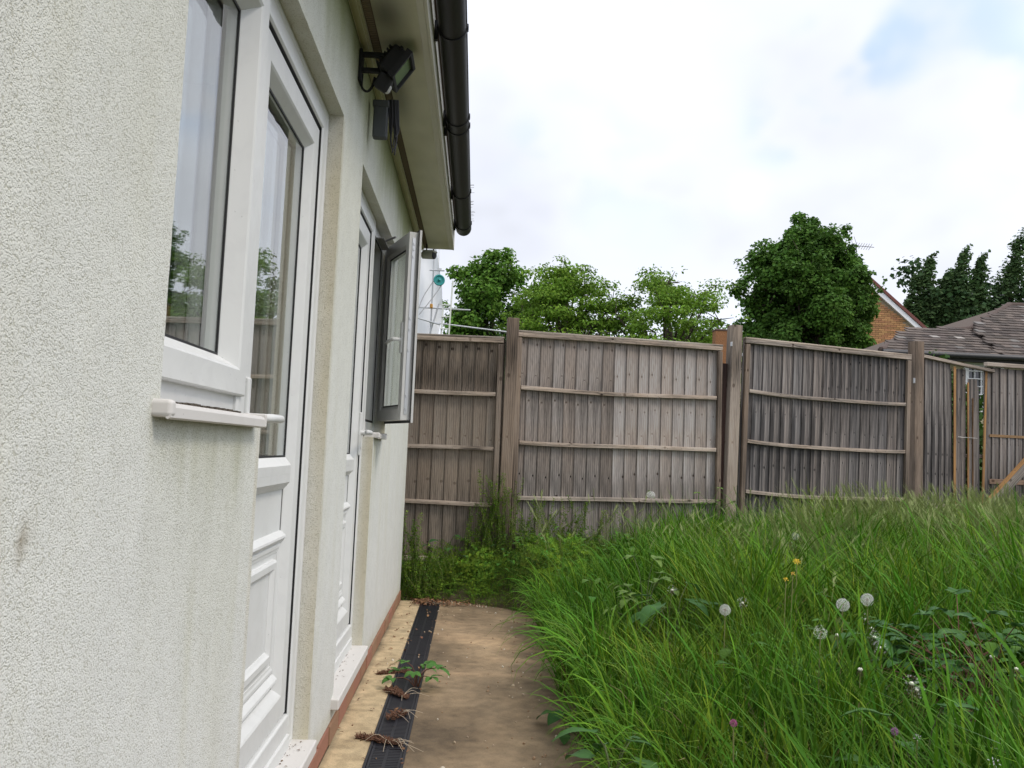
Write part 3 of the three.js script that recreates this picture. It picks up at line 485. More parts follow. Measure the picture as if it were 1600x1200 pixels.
function fencePanel(A, B, h, label, pal, opt) {
  const R = rng(opt.seed), dx = B[0] - A[0], dz = B[2] - A[2], len = Math.hypot(dx, dz);
  const t = thing('fence', label, 'fence panel', A, Math.atan2(-dz, dx), undefined);
  t.rotation.z = 0; const tiltZ = Math.atan2(B[1] - A[1], len); t.rotation.order = 'YXZ'; t.rotation.z = tiltZ;
  const nb = opt.boards || 17, pitch = len / nb, bw = pitch * 1.22, nails = [];
  let strip = (R() * WS) | 0, v0 = R(), run = 0;
  for (let i = 0; i < nb; i++) {
    if (run-- <= 0) { strip = (R() * WS) | 0; v0 = 0.004 * R(); run = 5 + (R() * 7 | 0); }
    const b = mesh('feather_board', featherBoard(bw, h - 0.004 - 0.006 * R(), strip, v0 + 0.02 * ((i * 0.37) % 1), 1, 0.004 * (R() - 0.5)), pal[(R() * pal.length) | 0], t);
    b.position.set((i + 0.55) * pitch + 0.016 * (R() - 0.5), 0.005 * R(), -0.012 + (i % 2) * 0.0002); b.rotation.set(0, 0.05 + 0.03 * (R() - 0.5), 0.006 * (R() - 0.5));
  }
  for (let r = 0; r < 5; r++) {
    if (r === 0 && opt.noBottom) continue;
    const y = 0.018 + r * (h - 0.036) / 4, rm = WOOD.rail[(R() * 4) | 0];
    if (r === 4) { const g = railGeo(len - 0.0, 0.036, 0.03, (R() * WS) | 0, R(), 0, 0.001, opt.seed + r); const b = mesh('rail', g, rm, t); b.position.set(0, h - 0.022, 0.008); }
    else { const g = railGeo(len - 0.1, 0.03 + 0.004 * R(), 0.028, (R() * WS) | 0, R(), opt.sag || 0.004, opt.wave || 0.004, opt.seed + r); const b = mesh('rail', g, rm, t); b.position.set(0.05, y, 0.008); }
    for (let i = 0; i < nb; i++) nails.push(new THREE.CylinderGeometry(0.0022, 0.0022, 0.004, 5).rotateX(Math.PI / 2).translate((i + 0.3 + 0.3 * R()) * pitch, y + (opt.sag || 0) * 4 * (i / nb) * (1 - i / nb) + 0.006 * (R() - 0.5), 0.037));
  }
  mesh('nail', nails, nailM, t).userData.kind = 'stuff';
  const cap = mesh('capping', timber(len + 0.01, 0.016, 0.052, (R() * WS) | 0, R(), 0.004), WOOD.rail[(R() * 4) | 0], t); cap.position.set(len / 2, h + 0.004, 0.012); 
  for (const x of [0.022, len - 0.022]) { const e = mesh('edge_batten', timber(0.042, h - 0.06, 0.032, (R() * WS) | 0, R(), 0.003), WOOD.post[(R() * 4) | 0], t); e.position.set(x, h / 2 - 0.02, 0.0242); }
  return t;
}
function fencePost(x, z, y0, y1, w, label, turn, lean, pal) {
  const t = thing('fence_post', label, 'fence post', [x, y0, z], turn); t.rotation.z = lean;
  const h = y1 - y0, g = timber(w, h, w, (WR() * WS) | 0, WR(), 0.004); mesh('post_timber', g, pal, t).position.y = h / 2; return t;
}
fencePanel([-1.13, 0.225, -7.1], [0.712, 0.235, -7.1], 1.83, 'brown close-board fence panel partly hidden behind the house corner', WOOD.a, { seed: 101 });
fencePost(0.765, -7.1, -0.1, 2.236, 0.098, 'brown square fence post with weeds climbing its foot', 0.02, -0.004, WOOD.post[0]);
fencePanel([0.818, 0.30, -7.12], [2.66, 0.315, -7.55], 1.83, 'pale grey fence panel in the middle, dandelion clock in front', WOOD.b, { seed: 202, sag: -0.008 });
{ const p = fencePost(2.745, -7.6, -0.1, 2.347, 0.1, 'thick pale fence post leaning left, between grey and dark panels', 0.25, -0.018, WOOD.postG[0]);
  const cm = std({ color: lin(0.5, 0.5, 0.5), metalness: 0.8, roughness: 0.5 }); mesh('clip', box(-0.058, -0.05, 2.25, 2.29, 0.03, 0.055, 0.002), cm, p); mesh('clip', box(0.05, 0.056, 2.17, 2.2, 0.03, 0.055, 0.002), cm, p);
  const bk = mesh('gap_shade_strip', timber(0.12, 2.1, 0.03, 3, 0.2, 0), wood(0.09, 0.05, 0.04), p); bk.position.set(-0.06, 1.05, -0.03); }  // dark strip added behind the gap, standing for the shade in it
fencePanel([2.85, 0.405, -7.62], [4.58, 0.375, -8.05], 1.83, 'dark streaked fence panel with bowed rails, right of the leaning post', WOOD.c, { seed: 303, sag: -0.022, wave: 0.003 });
{ const p = fencePost(4.72, -8.16, 0, 2.36, 0.105, 'weathered fence post beside the broken panel, farthest right', 0.25, -0.006, WOOD.post[2]);
  mesh('clip', box(-0.06, -0.052, 1.95, 2.0, 0.035, 0.055, 0.002), std({ color: lin(0.5, 0.5, 0.5), metalness: 0.8, roughness: 0.5 }), p); }
{ // broken panel: boards with bare unweathered edges and gaps
  const A = at(1447, 0, 8.25); const t = thing('fence', 'broken fence panel with missing boards and raw orange wood edges', 'fence panel', [4.8, 0.33, -8.22], 0.18);
  const R = rng(404), B = (x, w, y0, h, pal, z = 0, lean = 0, strip = (R() * WS) | 0) => { const b = mesh('feather_board', featherBoard(w, h, strip, 0.01 * x, 1, 0.006), pal, t); b.position.set(x, y0, z); b.rotation.set(0, 0.07, lean); };
  const pal = () => WOOD.d[(R() * WOOD.d.length) | 0];
  B(0.02, 0.11, 0.05, 1.85, pal()); B(0.105, 0.11, 0.05, 1.845, pal(), 0.001, 0, 2); B(0.19, 0.11, 0.05, 1.83, pal(), 0.002, 0, 2); B(0.265, 0.11, 0.05, 1.815, pal(), 0.002, 0, 2); B(0.322, 0.075, 0.05, 1.8, pal(), 0.004, 0.012, 2);
  B(0.45, 0.15, 0.02, 1.78, pal(), 0.0, 0, 5); B(0.59, 0.115, 0.02, 1.69, pal(), 0.001, -0.004, 5); B(0.665, 0.07, 0.02, 1.62, pal(), -0.014, 0.01, 1); B(0.37, 0.06, 0.3, 1.5, pal(), -0.016, 0.02, 3);
  const edge = (x, w, h, lean, z) => { const m = mesh('bare_edge', timber(w, h, 0.01, (R() * WS) | 0, R(), 0.002), WOOD.fresh[(R() * 3) | 0], t); m.position.set(x, h / 2 + 0.02, z); m.rotation.z = lean; };
  edge(0.384, 0.026, 1.8, 0.002, 0.018); edge(0.538, 0.018, 1.65, 0.004, 0.016); edge(0.592, 0.006, 1.5, 0.002, 0.016);
  const cap = mesh('capping', timber(0.86, 0.03, 0.045, 3, 0.2, 0.004), WOOD.rail[1], t); cap.position.set(0.4, 1.85, 0.02); cap.rotation.z = -0.125;
  const rail = mesh('rail', timber(0.8, 0.034, 0.03, 1, 0.1, 0.003), WOOD.rail[2], t); rail.position.set(0.4, 0.95, -0.03); const r2 = rail.clone(); r2.position.y = 0.48; t.add(r2);
  mesh('wire', rod(0.42, 1.13, 0.02, 0.64, 1.125, 0.02, 0.002, 5), metal, t);
}
{ // last panel, its raw first edge and the loose timbers in front
  const t = thing('fence', 'dark fence panel at the right edge with a diagonal prop against it', 'fence panel', [5.47, 0.36, -8.34], 0.18);
  const R = rng(505);
  for (let i = 0; i < 22; i++) { const b = mesh('feather_board', featherBoard(0.12, 1.79 - 0.01 * R(), i < 9 ? 6 : 2, 0.001 * i, 1, 0.004), WOOD.d[(R() * WOOD.d.length) | 0], t); b.position.set(0.1 + i * 0.092, 0.02, 0); b.rotation.set(0, 0.08, 0.004 * (R() - 0.5)); }
  const e = mesh('bare_edge', timber(0.024, 1.8, 0.012, 4, 0.3, 0.002), WOOD.fresh[0], t); e.position.set(0.04, 0.9, 0.012); e.rotation.z = -0.03;
  const s = mesh('stain_strip', timber(1.2, 0.026, 0.004, 4, 0.6, 0.001), wood(0.33, 0.215, 0.11), t); s.position.set(0.7, 1.13, 0.0165); 
  const s2 = mesh('stain_strip', timber(1.2, 0.05, 0.003, 1, 0.1, 0.001), wood(0.42, 0.3, 0.22), t); s2.position.set(0.7, 0.68, 0.0165);
  const cap = mesh('capping', timber(2.1, 0.04, 0.05, 2, 0.2, 0.004), WOOD.rail[0], t); cap.position.set(1.1, 1.835, 0.02);
  const r = mesh('rail', timber(0.6, 0.035, 0.04, 3, 0.3, 0.004), WOOD.rail[3], t); r.position.set(0.82, 0.7, 0.03);
  const p = thing('timber_prop', 'diagonal timber with a raw orange edge leaning on the rightmost panel', 'timber', at(1573, 753, 8.15).toArray(), 0.15);
  const q = mesh('prop_board', timber(0.9, 0.085, 0.04, 6, 0.1, 0.003), WOOD.postG[1], p), q2 = mesh('prop_edge', timber(0.9, 0.02, 0.042, 6, 0.5, 0.002), WOOD.fresh[2], p); q.position.set(0.02, -0.03, 0); q.rotation.z = q2.rotation.z = 0.78; q2.position.set(0.02 - 0.036, 0.006, 0.001);
  const lb = at(1492, 791, 8.0), l = thing('loose_board', 'loose grey board lying along the foot of the broken panel', 'board', [lb.x, lb.y, lb.z], 0.14); mesh('board', timber(0.5, 0.04, 0.03, 5, 0.2, 0.003), WOOD.rail[1], l);
}

// ------------------------------------------------------------------ trees
function crownGeo(lobes, n, size, col, seed, opt = {}) {
  const R = rng(seed), P = [], C = [], I = [], tot = lobes.reduce((s, l) => s + l.w, 0), N = new THREE.Vector3(), T = new THREE.Vector3(), S = new THREE.Vector3(), p = new THREE.Vector3();
  const cum = []; let acc = 0; for (const l of lobes) cum.push(acc += l.w / tot);
  for (let k = 0; k < n; k++) {
    const r = R(), l = lobes[cum.findIndex(c => c >= r)] || lobes[0];
    N.set(R() * 2 - 1, R() * 2 - 1, R() * 2 - 1); if (N.lengthSq() > 1 || N.lengthSq() < 0.01) { k--; continue; } N.normalize();
    const rad = Math.pow(R(), opt.shell || 0.45);
    p.set(N.x * l.r[0] * rad, N.y * l.r[1] * rad, N.z * l.r[2] * rad); if (l.q) p.applyQuaternion(l.q); p.add(l.c);
    const nz = fbm(p.x * opt.f + 31, p.y * opt.f + 7, p.z * opt.f + 0.5, 3); if (nz < (opt.gap ?? 0.4)) continue;
    const s = size * (0.6 + 0.8 * R());
    N.multiplyScalar(0.6).add(S.set(R() - 0.5, R() - 0.2, R() - 0.5).multiplyScalar(1.5)).normalize();
    T.set(R() - 0.5, R() * 0.6 - 0.5, R() - 0.5); if (opt.sweep) T.add(opt.sweep); T.cross(N).normalize(); S.crossVectors(N, T);
    const o = P.length / 3, w = (opt.w || 0.42) * s;
    P.push(p.x, p.y, p.z, p.x + S.x * s * 0.5 + T.x * w + N.x * s * 0.12, p.y + S.y * s * 0.5 + T.y * w + N.y * s * 0.12, p.z + S.z * s * 0.5 + T.z * w + N.z * s * 0.12, p.x + S.x * s, p.y + S.y * s, p.z + S.z * s, p.x + S.x * s * 0.5 - T.x * w + N.x * s * 0.12, p.y + S.y * s * 0.5 - T.y * w + N.y * s * 0.12, p.z + S.z * s * 0.5 - T.z * w + N.z * s * 0.12);
    I.push(o, o + 1, o + 2, o, o + 2, o + 3);
    const b = 0.62 + 0.5 * R() + 0.35 * (l.t || 0) + 0.5 * (nz - 0.5), y = (R() - 0.5) * 0.2;
    for (let q = 0; q < 4; q++) C.push(col[0] * b * (1 + y), col[1] * b, col[2] * b * (1 - y));
  }
  return raw(P, null, C, I);
}
const bark = std({ color: lin(0.07, 0.055, 0.04), roughness: 1 });
function tree(label, base, H, W, spec) {
  const R = rng(spec.seed), t = thing(spec.name || 'broadleaf_tree', label, 'tree', base), limbs = [], lobes = [];
  const trunkTop = H * (spec.bole || 0.3); limbs.push(tube([V(0, -0.2, 0), V(0.05 * W * (R() - 0.5), trunkTop * 0.5, 0), V(0, trunkTop, 0)], H * 0.03, H * 0.022, 9, 8), tube([V(0, trunkTop, 0), V(0.1 * (R() - 0.5) * W, H * 0.6, 0.05 * W), V(0, H * 0.88, 0)], H * 0.022, H * 0.004, 7, 8));
  const y0 = H * (spec.low || 0.2);
  for (let k = 0; k < spec.n; k++) {
    const a = k * 2.4 + R(), f = (k + 0.5) / spec.n, yy = lerp(-1, 1, f), prof = spec.dome ? Math.sqrt(Math.max(0.04, 1 - Math.pow(Math.abs(yy), spec.dome))) : Math.pow(Math.max(0, 1 - Math.pow(Math.abs(yy + 0.15), 2.3)), 0.5);
    const rr = W / 2 * prof * (spec.dome ? 0.5 + 0.38 * Math.sqrt(R()) : 0.6 + 0.3 * R()), c = V(Math.cos(a) * rr, lerp(y0, H * 0.93, f) + 0.05 * H * (R() - 0.5), Math.sin(a) * rr), s = W * (spec.lobe || 0.17) * (0.7 + 0.6 * R());
    lobes.push({ c, r: [s * (spec.flat ? 1.35 : 1.05), s * (spec.flat || 0.85), s * (spec.flat ? 1.35 : 1.05)], w: s * s, t: R() - 0.5 });
    if (k % 2 === 0 || spec.flat) limbs.push(tube([V(0, lerp(trunkTop * 0.8, c.y, 0.35), 0), V(c.x * 0.45, lerp(trunkTop, c.y, 0.7), c.z * 0.45), c.clone()], H * 0.009, H * 0.0025, 5, 6));
    for (let q = 0; q < (spec.twigs || 2); q++) { const e = c.clone().add(V((R() - 0.5), R() * 0.7 - (spec.flat ? 0.25 : 0.1), (R() - 0.5)).multiplyScalar(s * 2.4)); const s2 = s * (0.3 + 0.3 * R()); lobes.push({ c: e, r: [s2 * (spec.flat ? 1.8 : 1), s2 * (spec.flat ? 0.5 : 0.9), s2 * (spec.flat ? 1.8 : 1)], w: s2 * s2 * 1.1, t: R() - 0.5 }); limbs.push(tube([c.clone(), e], H * 0.003, H * 0.001, 4, 1)); }
  }
  if (spec.core) lobes.push({ c: V(0, H * 0.55, 0), r: [W * 0.36, H * 0.32, W * 0.36], w: spec.core, t: -0.4 });
  mesh('trunk', limbs, bark, t);
  mesh('crown', crownGeo(lobes, spec.leaves, spec.leaf, spec.col, spec.seed + 7, spec), leafMat({}), t);
  return t;
}
{
  const g = (px, d) => { const p = at(px, 520, d); return [p.x, 0, p.z]; };
  tree('mid-green spreading tree just right of the scaffold and eaves', g(768, 23.5), 6.55, 2.75, { seed: 11, n: 34, leaves: 44000, leaf: 0.1, col: [0.12, 0.25, 0.03], lobe: 0.2, f: 2.2, gap: 0.4, low: 0.3, core: 1.2 });
  tree('light feathery tree behind the left part of the middle panel', g(885, 20), 5.75, 3.0, { name: 'feathery_tree', seed: 22, n: 54, leaves: 52000, leaf: 0.075, col: [0.17, 0.3, 0.032], lobe: 0.14, flat: 0.3, f: 2.4, gap: 0.46, low: 0.42, w: 0.3, twigs: 3 });
  tree('light feathery tree with thin spreading branches left of the dark round tree', g(1040, 19), 5.35, 3.5, { name: 'feathery_tree', seed: 38, n: 50, leaves: 44000, leaf: 0.07, col: [0.17, 0.3, 0.032], lobe: 0.12, flat: 0.28, f: 2.4, gap: 0.46, low: 0.42, w: 0.3, twigs: 4 });
  tree('large dense dark green round tree in front of the brick house', g(1262, 25), 8.3, 3.6, { seed: 44, n: 110, dome: 2.6, leaves: 230000, leaf: 0.095, col: [0.09, 0.195, 0.028], lobe: 0.14, f: 1.9, gap: 0.43, low: 0.3, core: 1.6 });
}
tree('dense shrub behind the gaps in the broken fence panel', [6.15, 0, -10.6], 2.25, 1.5, { name: 'shrub', seed: 91, n: 30, leaves: 16000, leaf: 0.08, col: [0.06, 0.13, 0.025], f: 3, gap: 0.2, low: 0.15, core: 2, lobe: 0.24, bole: 0.15 });
function poplar(label, base, H, W, seed, lean) {
  const R = rng(seed), t = thing('poplar_tree', label, 'tree', base), lobes = [], q = new THREE.Quaternion();
  for (let k = 0; k < 80; k++) {
    const f = 0.08 + 0.9 * k / 80, a = k * 2.4, prof = Math.pow(Math.sin(Math.PI * Math.pow(f, 0.75)), 0.7) * (1 - 0.45 * f) * Math.pow(1.02 - f, 0.4), rr = W * 0.5 * prof * (0.5 + 0.5 * R());
    const c = V(Math.cos(a) * rr + lean * f * f * H, f * H, Math.sin(a) * rr), s = W * 0.2 * (0.6 + 0.6 * R()) * (1.15 - 0.85 * f);
    lobes.push({ c, r: [s * 0.7, s * 2.5, s * 0.7], q: new THREE.Quaternion().setFromEuler(new THREE.Euler(Math.sin(a) * 0.3, 0, -Math.cos(a) * 0.3 - 0.3 - lean)), w: s * s, t: R() - 0.5 });
  }
  mesh('trunk', tube([V(0, -0.3, 0), V(0.02 * H, H * 0.5, 0), V(lean * H * 0.9, H * 0.93, 0)], 0.32, 0.05, 8, 10), bark, t);
  mesh('crown', crownGeo(lobes, 30000, 0.25, [0.085, 0.15, 0.05], seed + 1, { f: 0.9, gap: 0.36, w: 0.36, sweep: V(0.8, 0, 0) }), leafMat({}), t);
}
for (const [px, py, W, lean, s, lb] of [[1428, 436, 2.6, 0.08, 61, 'short wind-swept poplar, leftmost of the row beyond the bungalow'], [1452, 405, 2.9, 0.09, 62, 'second wind-swept poplar from the left in the row beyond the bungalow'], [1478, 432, 2.6, 0.06, 66, 'low poplar filling the dip between the taller ones in the row'], [1506, 392, 3.0, 0.1, 63, 'tall wind-swept poplar in the middle of the row, thin leaning top'], [1533, 402, 2.6, 0.09, 64, 'narrow wind-swept poplar just right of the tall middle one'], [1592, 374, 4.6, 0.09, 65, 'tall broad poplar at the right edge above the bungalow roof']]) {
  const top = at(px, py - 4, 60); poplar(lb, [top.x - lean * (top.y), 0, -60], top.y + 0.2, W * 1.75, s, lean);
}
tree('dark poplar mass at the foot of the row beyond the bungalow', [37.2, 0, -63], 14.2, 11, { seed: 71, n: 60, dome: 2.6, leaves: 60000, leaf: 0.33, col: [0.06, 0.12, 0.04], f: 0.7, gap: 0.3, low: 0.2, core: 3, lobe: 0.2 });
tree('leafy hedge tree low between the feathery trees and the fence', [6.4, 0, -23], 4.2, 2.2, { seed: 81, n: 24, leaves: 16000, leaf: 0.1, col: [0.07, 0.13, 0.03], f: 2, gap: 0.42, low: 0.2, core: 1, lobe: 0.2 });
tree('leafy hedge tree low behind the left end of the middle panel', [1.9, 0, -23.5], 4.9, 3.4, { seed: 82, n: 26, leaves: 22000, leaf: 0.1, col: [0.05, 0.11, 0.03], f: 2, gap: 0.42, low: 0.2, core: 1.2, lobe: 0.2 });

// ------------------------------------------------------------------ houses beyond
{
  const t = thing('brick_house', 'orange brick house with white verge boards half hidden by the dark round tree', 'house', [0, 0, 0]);
  const e = at(1445, 520, 32), a = at(1365, 448, 32), sl = (a.y - e.y) / (e.x - a.x), xa = e.x - 2.7, ya = e.y + sl * 2.7, xl = xa - 2.7, z = -32;
  const s = new THREE.Shape([[xl, 0], [e.x - 0.25, 0], [e.x - 0.25, e.y + sl * 0.25 - 0.12], [xa, ya - 0.12], [xl, e.y + sl * 0.25 - 0.12]].map(q => new THREE.Vector2(...q)));
  mesh('wall', new THREE.ExtrudeGeometry(s, { depth: 8, bevelEnabled: false }).translate(0, 0, z - 8), std({ color: lin(0.3, 0.24, 0.17), roughness: 0.95 }), t);
  const R = rng(90), spots = []; for (let r = 0; r < 60; r++) { const y = ya - 0.2 - r * 0.078; for (let x = xa - 0.4; x < e.x - 0.3; x += 0.235) { const xx = x + (r % 2) * 0.117; if (y < e.y + sl * (e.x - xx) - 0.3 && y > 3.6) spots.push([xx, y]); } }
  const br = new THREE.InstancedMesh(new THREE.BoxGeometry(0.222, 0.066, 0.03), std({ color: 0xffffff, roughness: 0.95 }), spots.length), m = new THREE.Matrix4(), c = new THREE.Color();
  spots.forEach(([x, y], i) => { m.makeTranslation(x, y, z + 0.01); br.setMatrixAt(i, m); const k = 0.75 + 0.5 * R(); br.setColorAt(i, c.setRGB(0.4 * k, 0.21 * k * (0.9 + 0.2 * R()), 0.095 * k)); }); br.name = 'brick'; br.userData.kind = 'stuff'; br.castShadow = br.receiveShadow = true; t.add(br);
  const ang = Math.atan(sl), L = Math.hypot(2.7, sl * 2.7) + 0.3;
  const verge = (dy, h, z0, z1) => { const g = new THREE.BoxGeometry(L, h, z1 - z0); g.translate(-L / 2 + 0.3, dy, (z0 + z1) / 2); g.rotateZ(-ang); g.translate(e.x, e.y, 0); return g; };
  mesh('verge_board', verge(-0.06, 0.17, z, z + 0.12), std({ color: lin(0.8, 0.8, 0.82), roughness: 0.5 }), t);
  const lft = g => { const q = g.clone(); q.translate(-xa, 0, 0); q.scale(-1, 1, 1); q.translate(xa, 0, 0); return q; };
  const rf = verge(0.09, 0.11, z - 8.1, z + 0.16); mesh('roof', [rf, lft(rf)], std({ color: lin(0.17, 0.065, 0.055), roughness: 0.9 }), t);
  const ap = at(1338, 392, 32.4), ant = thing('tv_aerial', 'thin television aerial above the dark round tree', 'aerial', [ap.x, ap.y, ap.z], 0.3);
  const am = std({ color: lin(0.16, 0.16, 0.17), metalness: 0.6, roughness: 0.5 });
  mesh('mast', rod(0, -3, 0, 0, 0.25, 0, 0.02), am, ant); const el = [rod(-0.1, 0.2, 0, 0.85, 0.24, 0, 0.013)]; for (let i = 0; i < 7; i++) el.push(rod(-0.05 + i * 0.12, 0.2 + i * 0.005 - 0.1, -0.1, -0.05 + i * 0.12, 0.2 + i * 0.005 + 0.1, 0.1, 0.008)); el.push(rod(-0.1, 0.05, 0, -0.28, 0.5, 0, 0.008), rod(0.04, 0.2, 0, -0.12, 0.55, 0, 0.008)); mesh('element', el, am, ant);
  const k = at(1128, 514, 14), w = thing('brick_outbuilding', 'small orange brick building showing just left of the leaning post', 'building', [k.x, 0, k.z]);
  mesh('wall', box(-0.1, 0.16, -0.1, k.y - 0.03, -0.2, 0), std({ color: lin(0.3, 0.14, 0.06), roughness: 0.95, bumpMap: concBump, bumpScale: 0.01 }), w); mesh('roof', box(-0.11, 0.17, k.y - 0.03, k.y, -0.22, 0.01, 0.01), std({ color: lin(0.12, 0.08, 0.07), roughness: 0.9 }), w);
}
{ // bungalow with hipped tile roof
  const t = thing('bungalow', 'cream bungalow with brown tiled hipped roof beyond the broken fence', 'bungalow');
  const D = 16, eaveY = at(1560, 556, D).y, rise = 0.55;               // roof slope
  const xl = at(1377, 549, D).x, r1 = at(1413, 523, 17.6), r1b = at(1516, 515, 17.6), h = at(1577, 477, 19), h2x = 22;
  const eave = V(xl, eaveY, -D), tileM = std({ color: 0xffffff, roughness: 0.95 }), flatM = std({ color: lin(0.1, 0.075, 0.06), roughness: 1 });
  const face = (pts) => { const P = []; for (let i = 1; i < pts.length - 1; i++) P.push(...pts[0].toArray(), ...pts[i].toArray(), ...pts[i + 1].toArray()); return raw(P); };
  const e0 = V(xl, eaveY, -D), eV = V(at(1562, 557, D).x, eaveY, -D), a = V(r1.x, r1.y, -17.6), b = V(r1b.x, r1b.y, -17.6), hc = V(h.x, h.y, -19), hr = V(h2x, h.y, -19), er = V(h2x, eaveY, -D), back0 = V(xl, eaveY, -19.4), backr = V(h2x, eaveY, -22);
  const planes = [[e0, eV, b, a], [eV, er, hr, hc, b], [e0, a, back0], [a, b, back0], [b, hc, back0], [hc, hr, backr, back0]];
  mesh('roof', planes.map(face), flatM, t);
  // tiles on the two faces towards the garden
  const R = rng(66), mats = [], cols = [], m = new THREE.Matrix4(), X = V(1, 0, 0), N = V(), S = V(), c = new THREE.Color();
  const inside = (p, poly, U, W2, O) => { let k = false; const q = p.clone().sub(O), px = q.dot(U), py = q.dot(W2); for (let i = 0, j = poly.length - 1; i < poly.length; j = i++) { const A = poly[i], B = poly[j]; if ((A[1] > py) !== (B[1] > py) && px < (B[0] - A[0]) * (py - A[1]) / (B[1] - A[1]) + A[0]) k = !k; } return k; };
  for (const pl of planes.slice(0, 2)) {
    const O = pl[0], U = pl[1].clone().sub(O).normalize(), n = U.clone().cross(pl[2].clone().sub(O)).normalize(); const W2 = n.clone().cross(U).normalize(); if (W2.y < 0) W2.negate(); if (n.y < 0) n.negate();
    const poly = pl.map(p => { const q = p.clone().sub(O); return [q.dot(U), q.dot(W2)]; }), um = Math.max(...poly.map(p => p[0])), wm = Math.max(...poly.map(p => p[1])), u0 = Math.min(...poly.map(p => p[0]));
    let row = 0; for (let w = 0.03; w < wm; w += 0.17, row++) for (let u = u0; u < Math.min(um, 7.5); u += 0.17) {
      const p = O.clone().addScaledVector(U, u + (row % 2) * 0.085).addScaledVector(W2, w); if (!inside(p, poly, U, W2, O)) continue;
      p.addScaledVector(n, 0.018); const tilt = 0.09 + 0.05 * (R() - 0.5); m.makeBasis(U, W2.clone().multiplyScalar(Math.cos(tilt)).addScaledVector(n, -Math.sin(tilt) * -1 * -1), n).setPosition(p); mats.push(m.clone());
      const li = fbm(u * 3, w * 3, 4, 3), k = 0.5 + 0.9 * R(); const lich = R() > 0.9 ? 1.6 : 0; cols.push([(0.085 + 0.09 * lich + 0.05 * (li - 0.4)) * k, (0.066 + 0.09 * lich + 0.045 * (li - 0.4)) * k, (0.056 + 0.085 * lich + 0.03 * (li - 0.4)) * k]);
    }
  }
  const im = new THREE.InstancedMesh(new THREE.BoxGeometry(0.163, 0.21, 0.022), tileM, mats.length); mats.forEach((q, i) => { im.setMatrixAt(i, q); im.setColorAt(i, c.setRGB(...cols[i])); }); im.name = 'roof_tile'; im.userData.kind = 'stuff'; im.castShadow = im.receiveShadow = true; t.add(im);
  const ridge = (p, q) => { const l = [], n = Math.ceil(p.distanceTo(q) / 0.3); for (let i = 0; i < n; i++) l.push(tube([p.clone().lerp(q, i / n), p.clone().lerp(q, (i + 0.97) / n)], 0.07, 0.078, 8, 1)); return l; };
  mesh('ridge_tile', [...ridge(a, b), ...ridge(b, hc), ...ridge(hc, hr.clone().setX(hc.x + 4)), ...ridge(e0, a)], std({ color: lin(0.09, 0.065, 0.055), roughness: 1 }), t).userData.kind = 'stuff';
  const wallM = std({ color: lin(0.6, 0.53, 0.36), roughness: 0.9, bumpMap: stuccoBump, bumpScale: 0.004 });
  mesh('wall', box(xl + 0.4, h2x - 0.4, -0.1, eaveY - 0.06, -21.5, -D - 0.35), wallM, t);
  mesh('gutter', [rod(xl, eaveY - 0.03, -D + 0.06, h2x, eaveY - 0.03, -D + 0.06, 0.05, 10)], std({ color: lin(0.02, 0.02, 0.022), roughness: 0.5 }), t);
  mesh('fascia', box(xl + 0.02, h2x, eaveY - 0.14, eaveY - 0.005, -D - 0.02, -D, 0), std({ color: lin(0.03, 0.028, 0.026) }), t);
  const w0 = at(1513, 568, 16.3), w1 = at(1542, 568, 16.3), wy1 = w0.y + 0.02, wy0 = wy1 - 0.95, win = grp('window', t), wm = std({ color: lin(0.8, 0.8, 0.8), roughness: 0.4 }), zf = -D - 0.3;
  const fr = [box(w0.x - 0.08, w0.x, wy0, wy1, zf - 0.06, zf + 0.02), box(w1.x + 0.25, w1.x + 0.33, wy0, wy1, zf - 0.06, zf + 0.02), box(w0.x, w1.x + 0.25, wy1 - 0.07, wy1, zf - 0.06, zf + 0.02), box(w0.x, w1.x + 0.25, wy0, wy0 + 0.07, zf - 0.06, zf + 0.02), box((w0.x + w1.x) / 2 + 0.1, (w0.x + w1.x) / 2 + 0.16, wy0, wy1 - 0.07, zf - 0.05, zf + 0.021)];
  for (let y = wy1 - 0.17; y > wy0 + 0.1; y -= 0.15) fr.push(box(w0.x, w1.x + 0.25, y, y + 0.018, zf - 0.03, zf + 0.01)); for (let x = w0.x + 0.12; x < w1.x + 0.2; x += 0.13) fr.push(box(x, x + 0.014, wy0, wy1 - 0.07, zf - 0.03, zf + 0.009));
  mesh('frame', fr, wm, win); mesh('glass', box(w0.x, w1.x + 0.25, wy0, wy1, zf - 0.05, zf - 0.035), new THREE.MeshPhysicalMaterial({ color: lin(0.03, 0.035, 0.04), roughness: 0.05, clearcoat: 1 }), win);
}
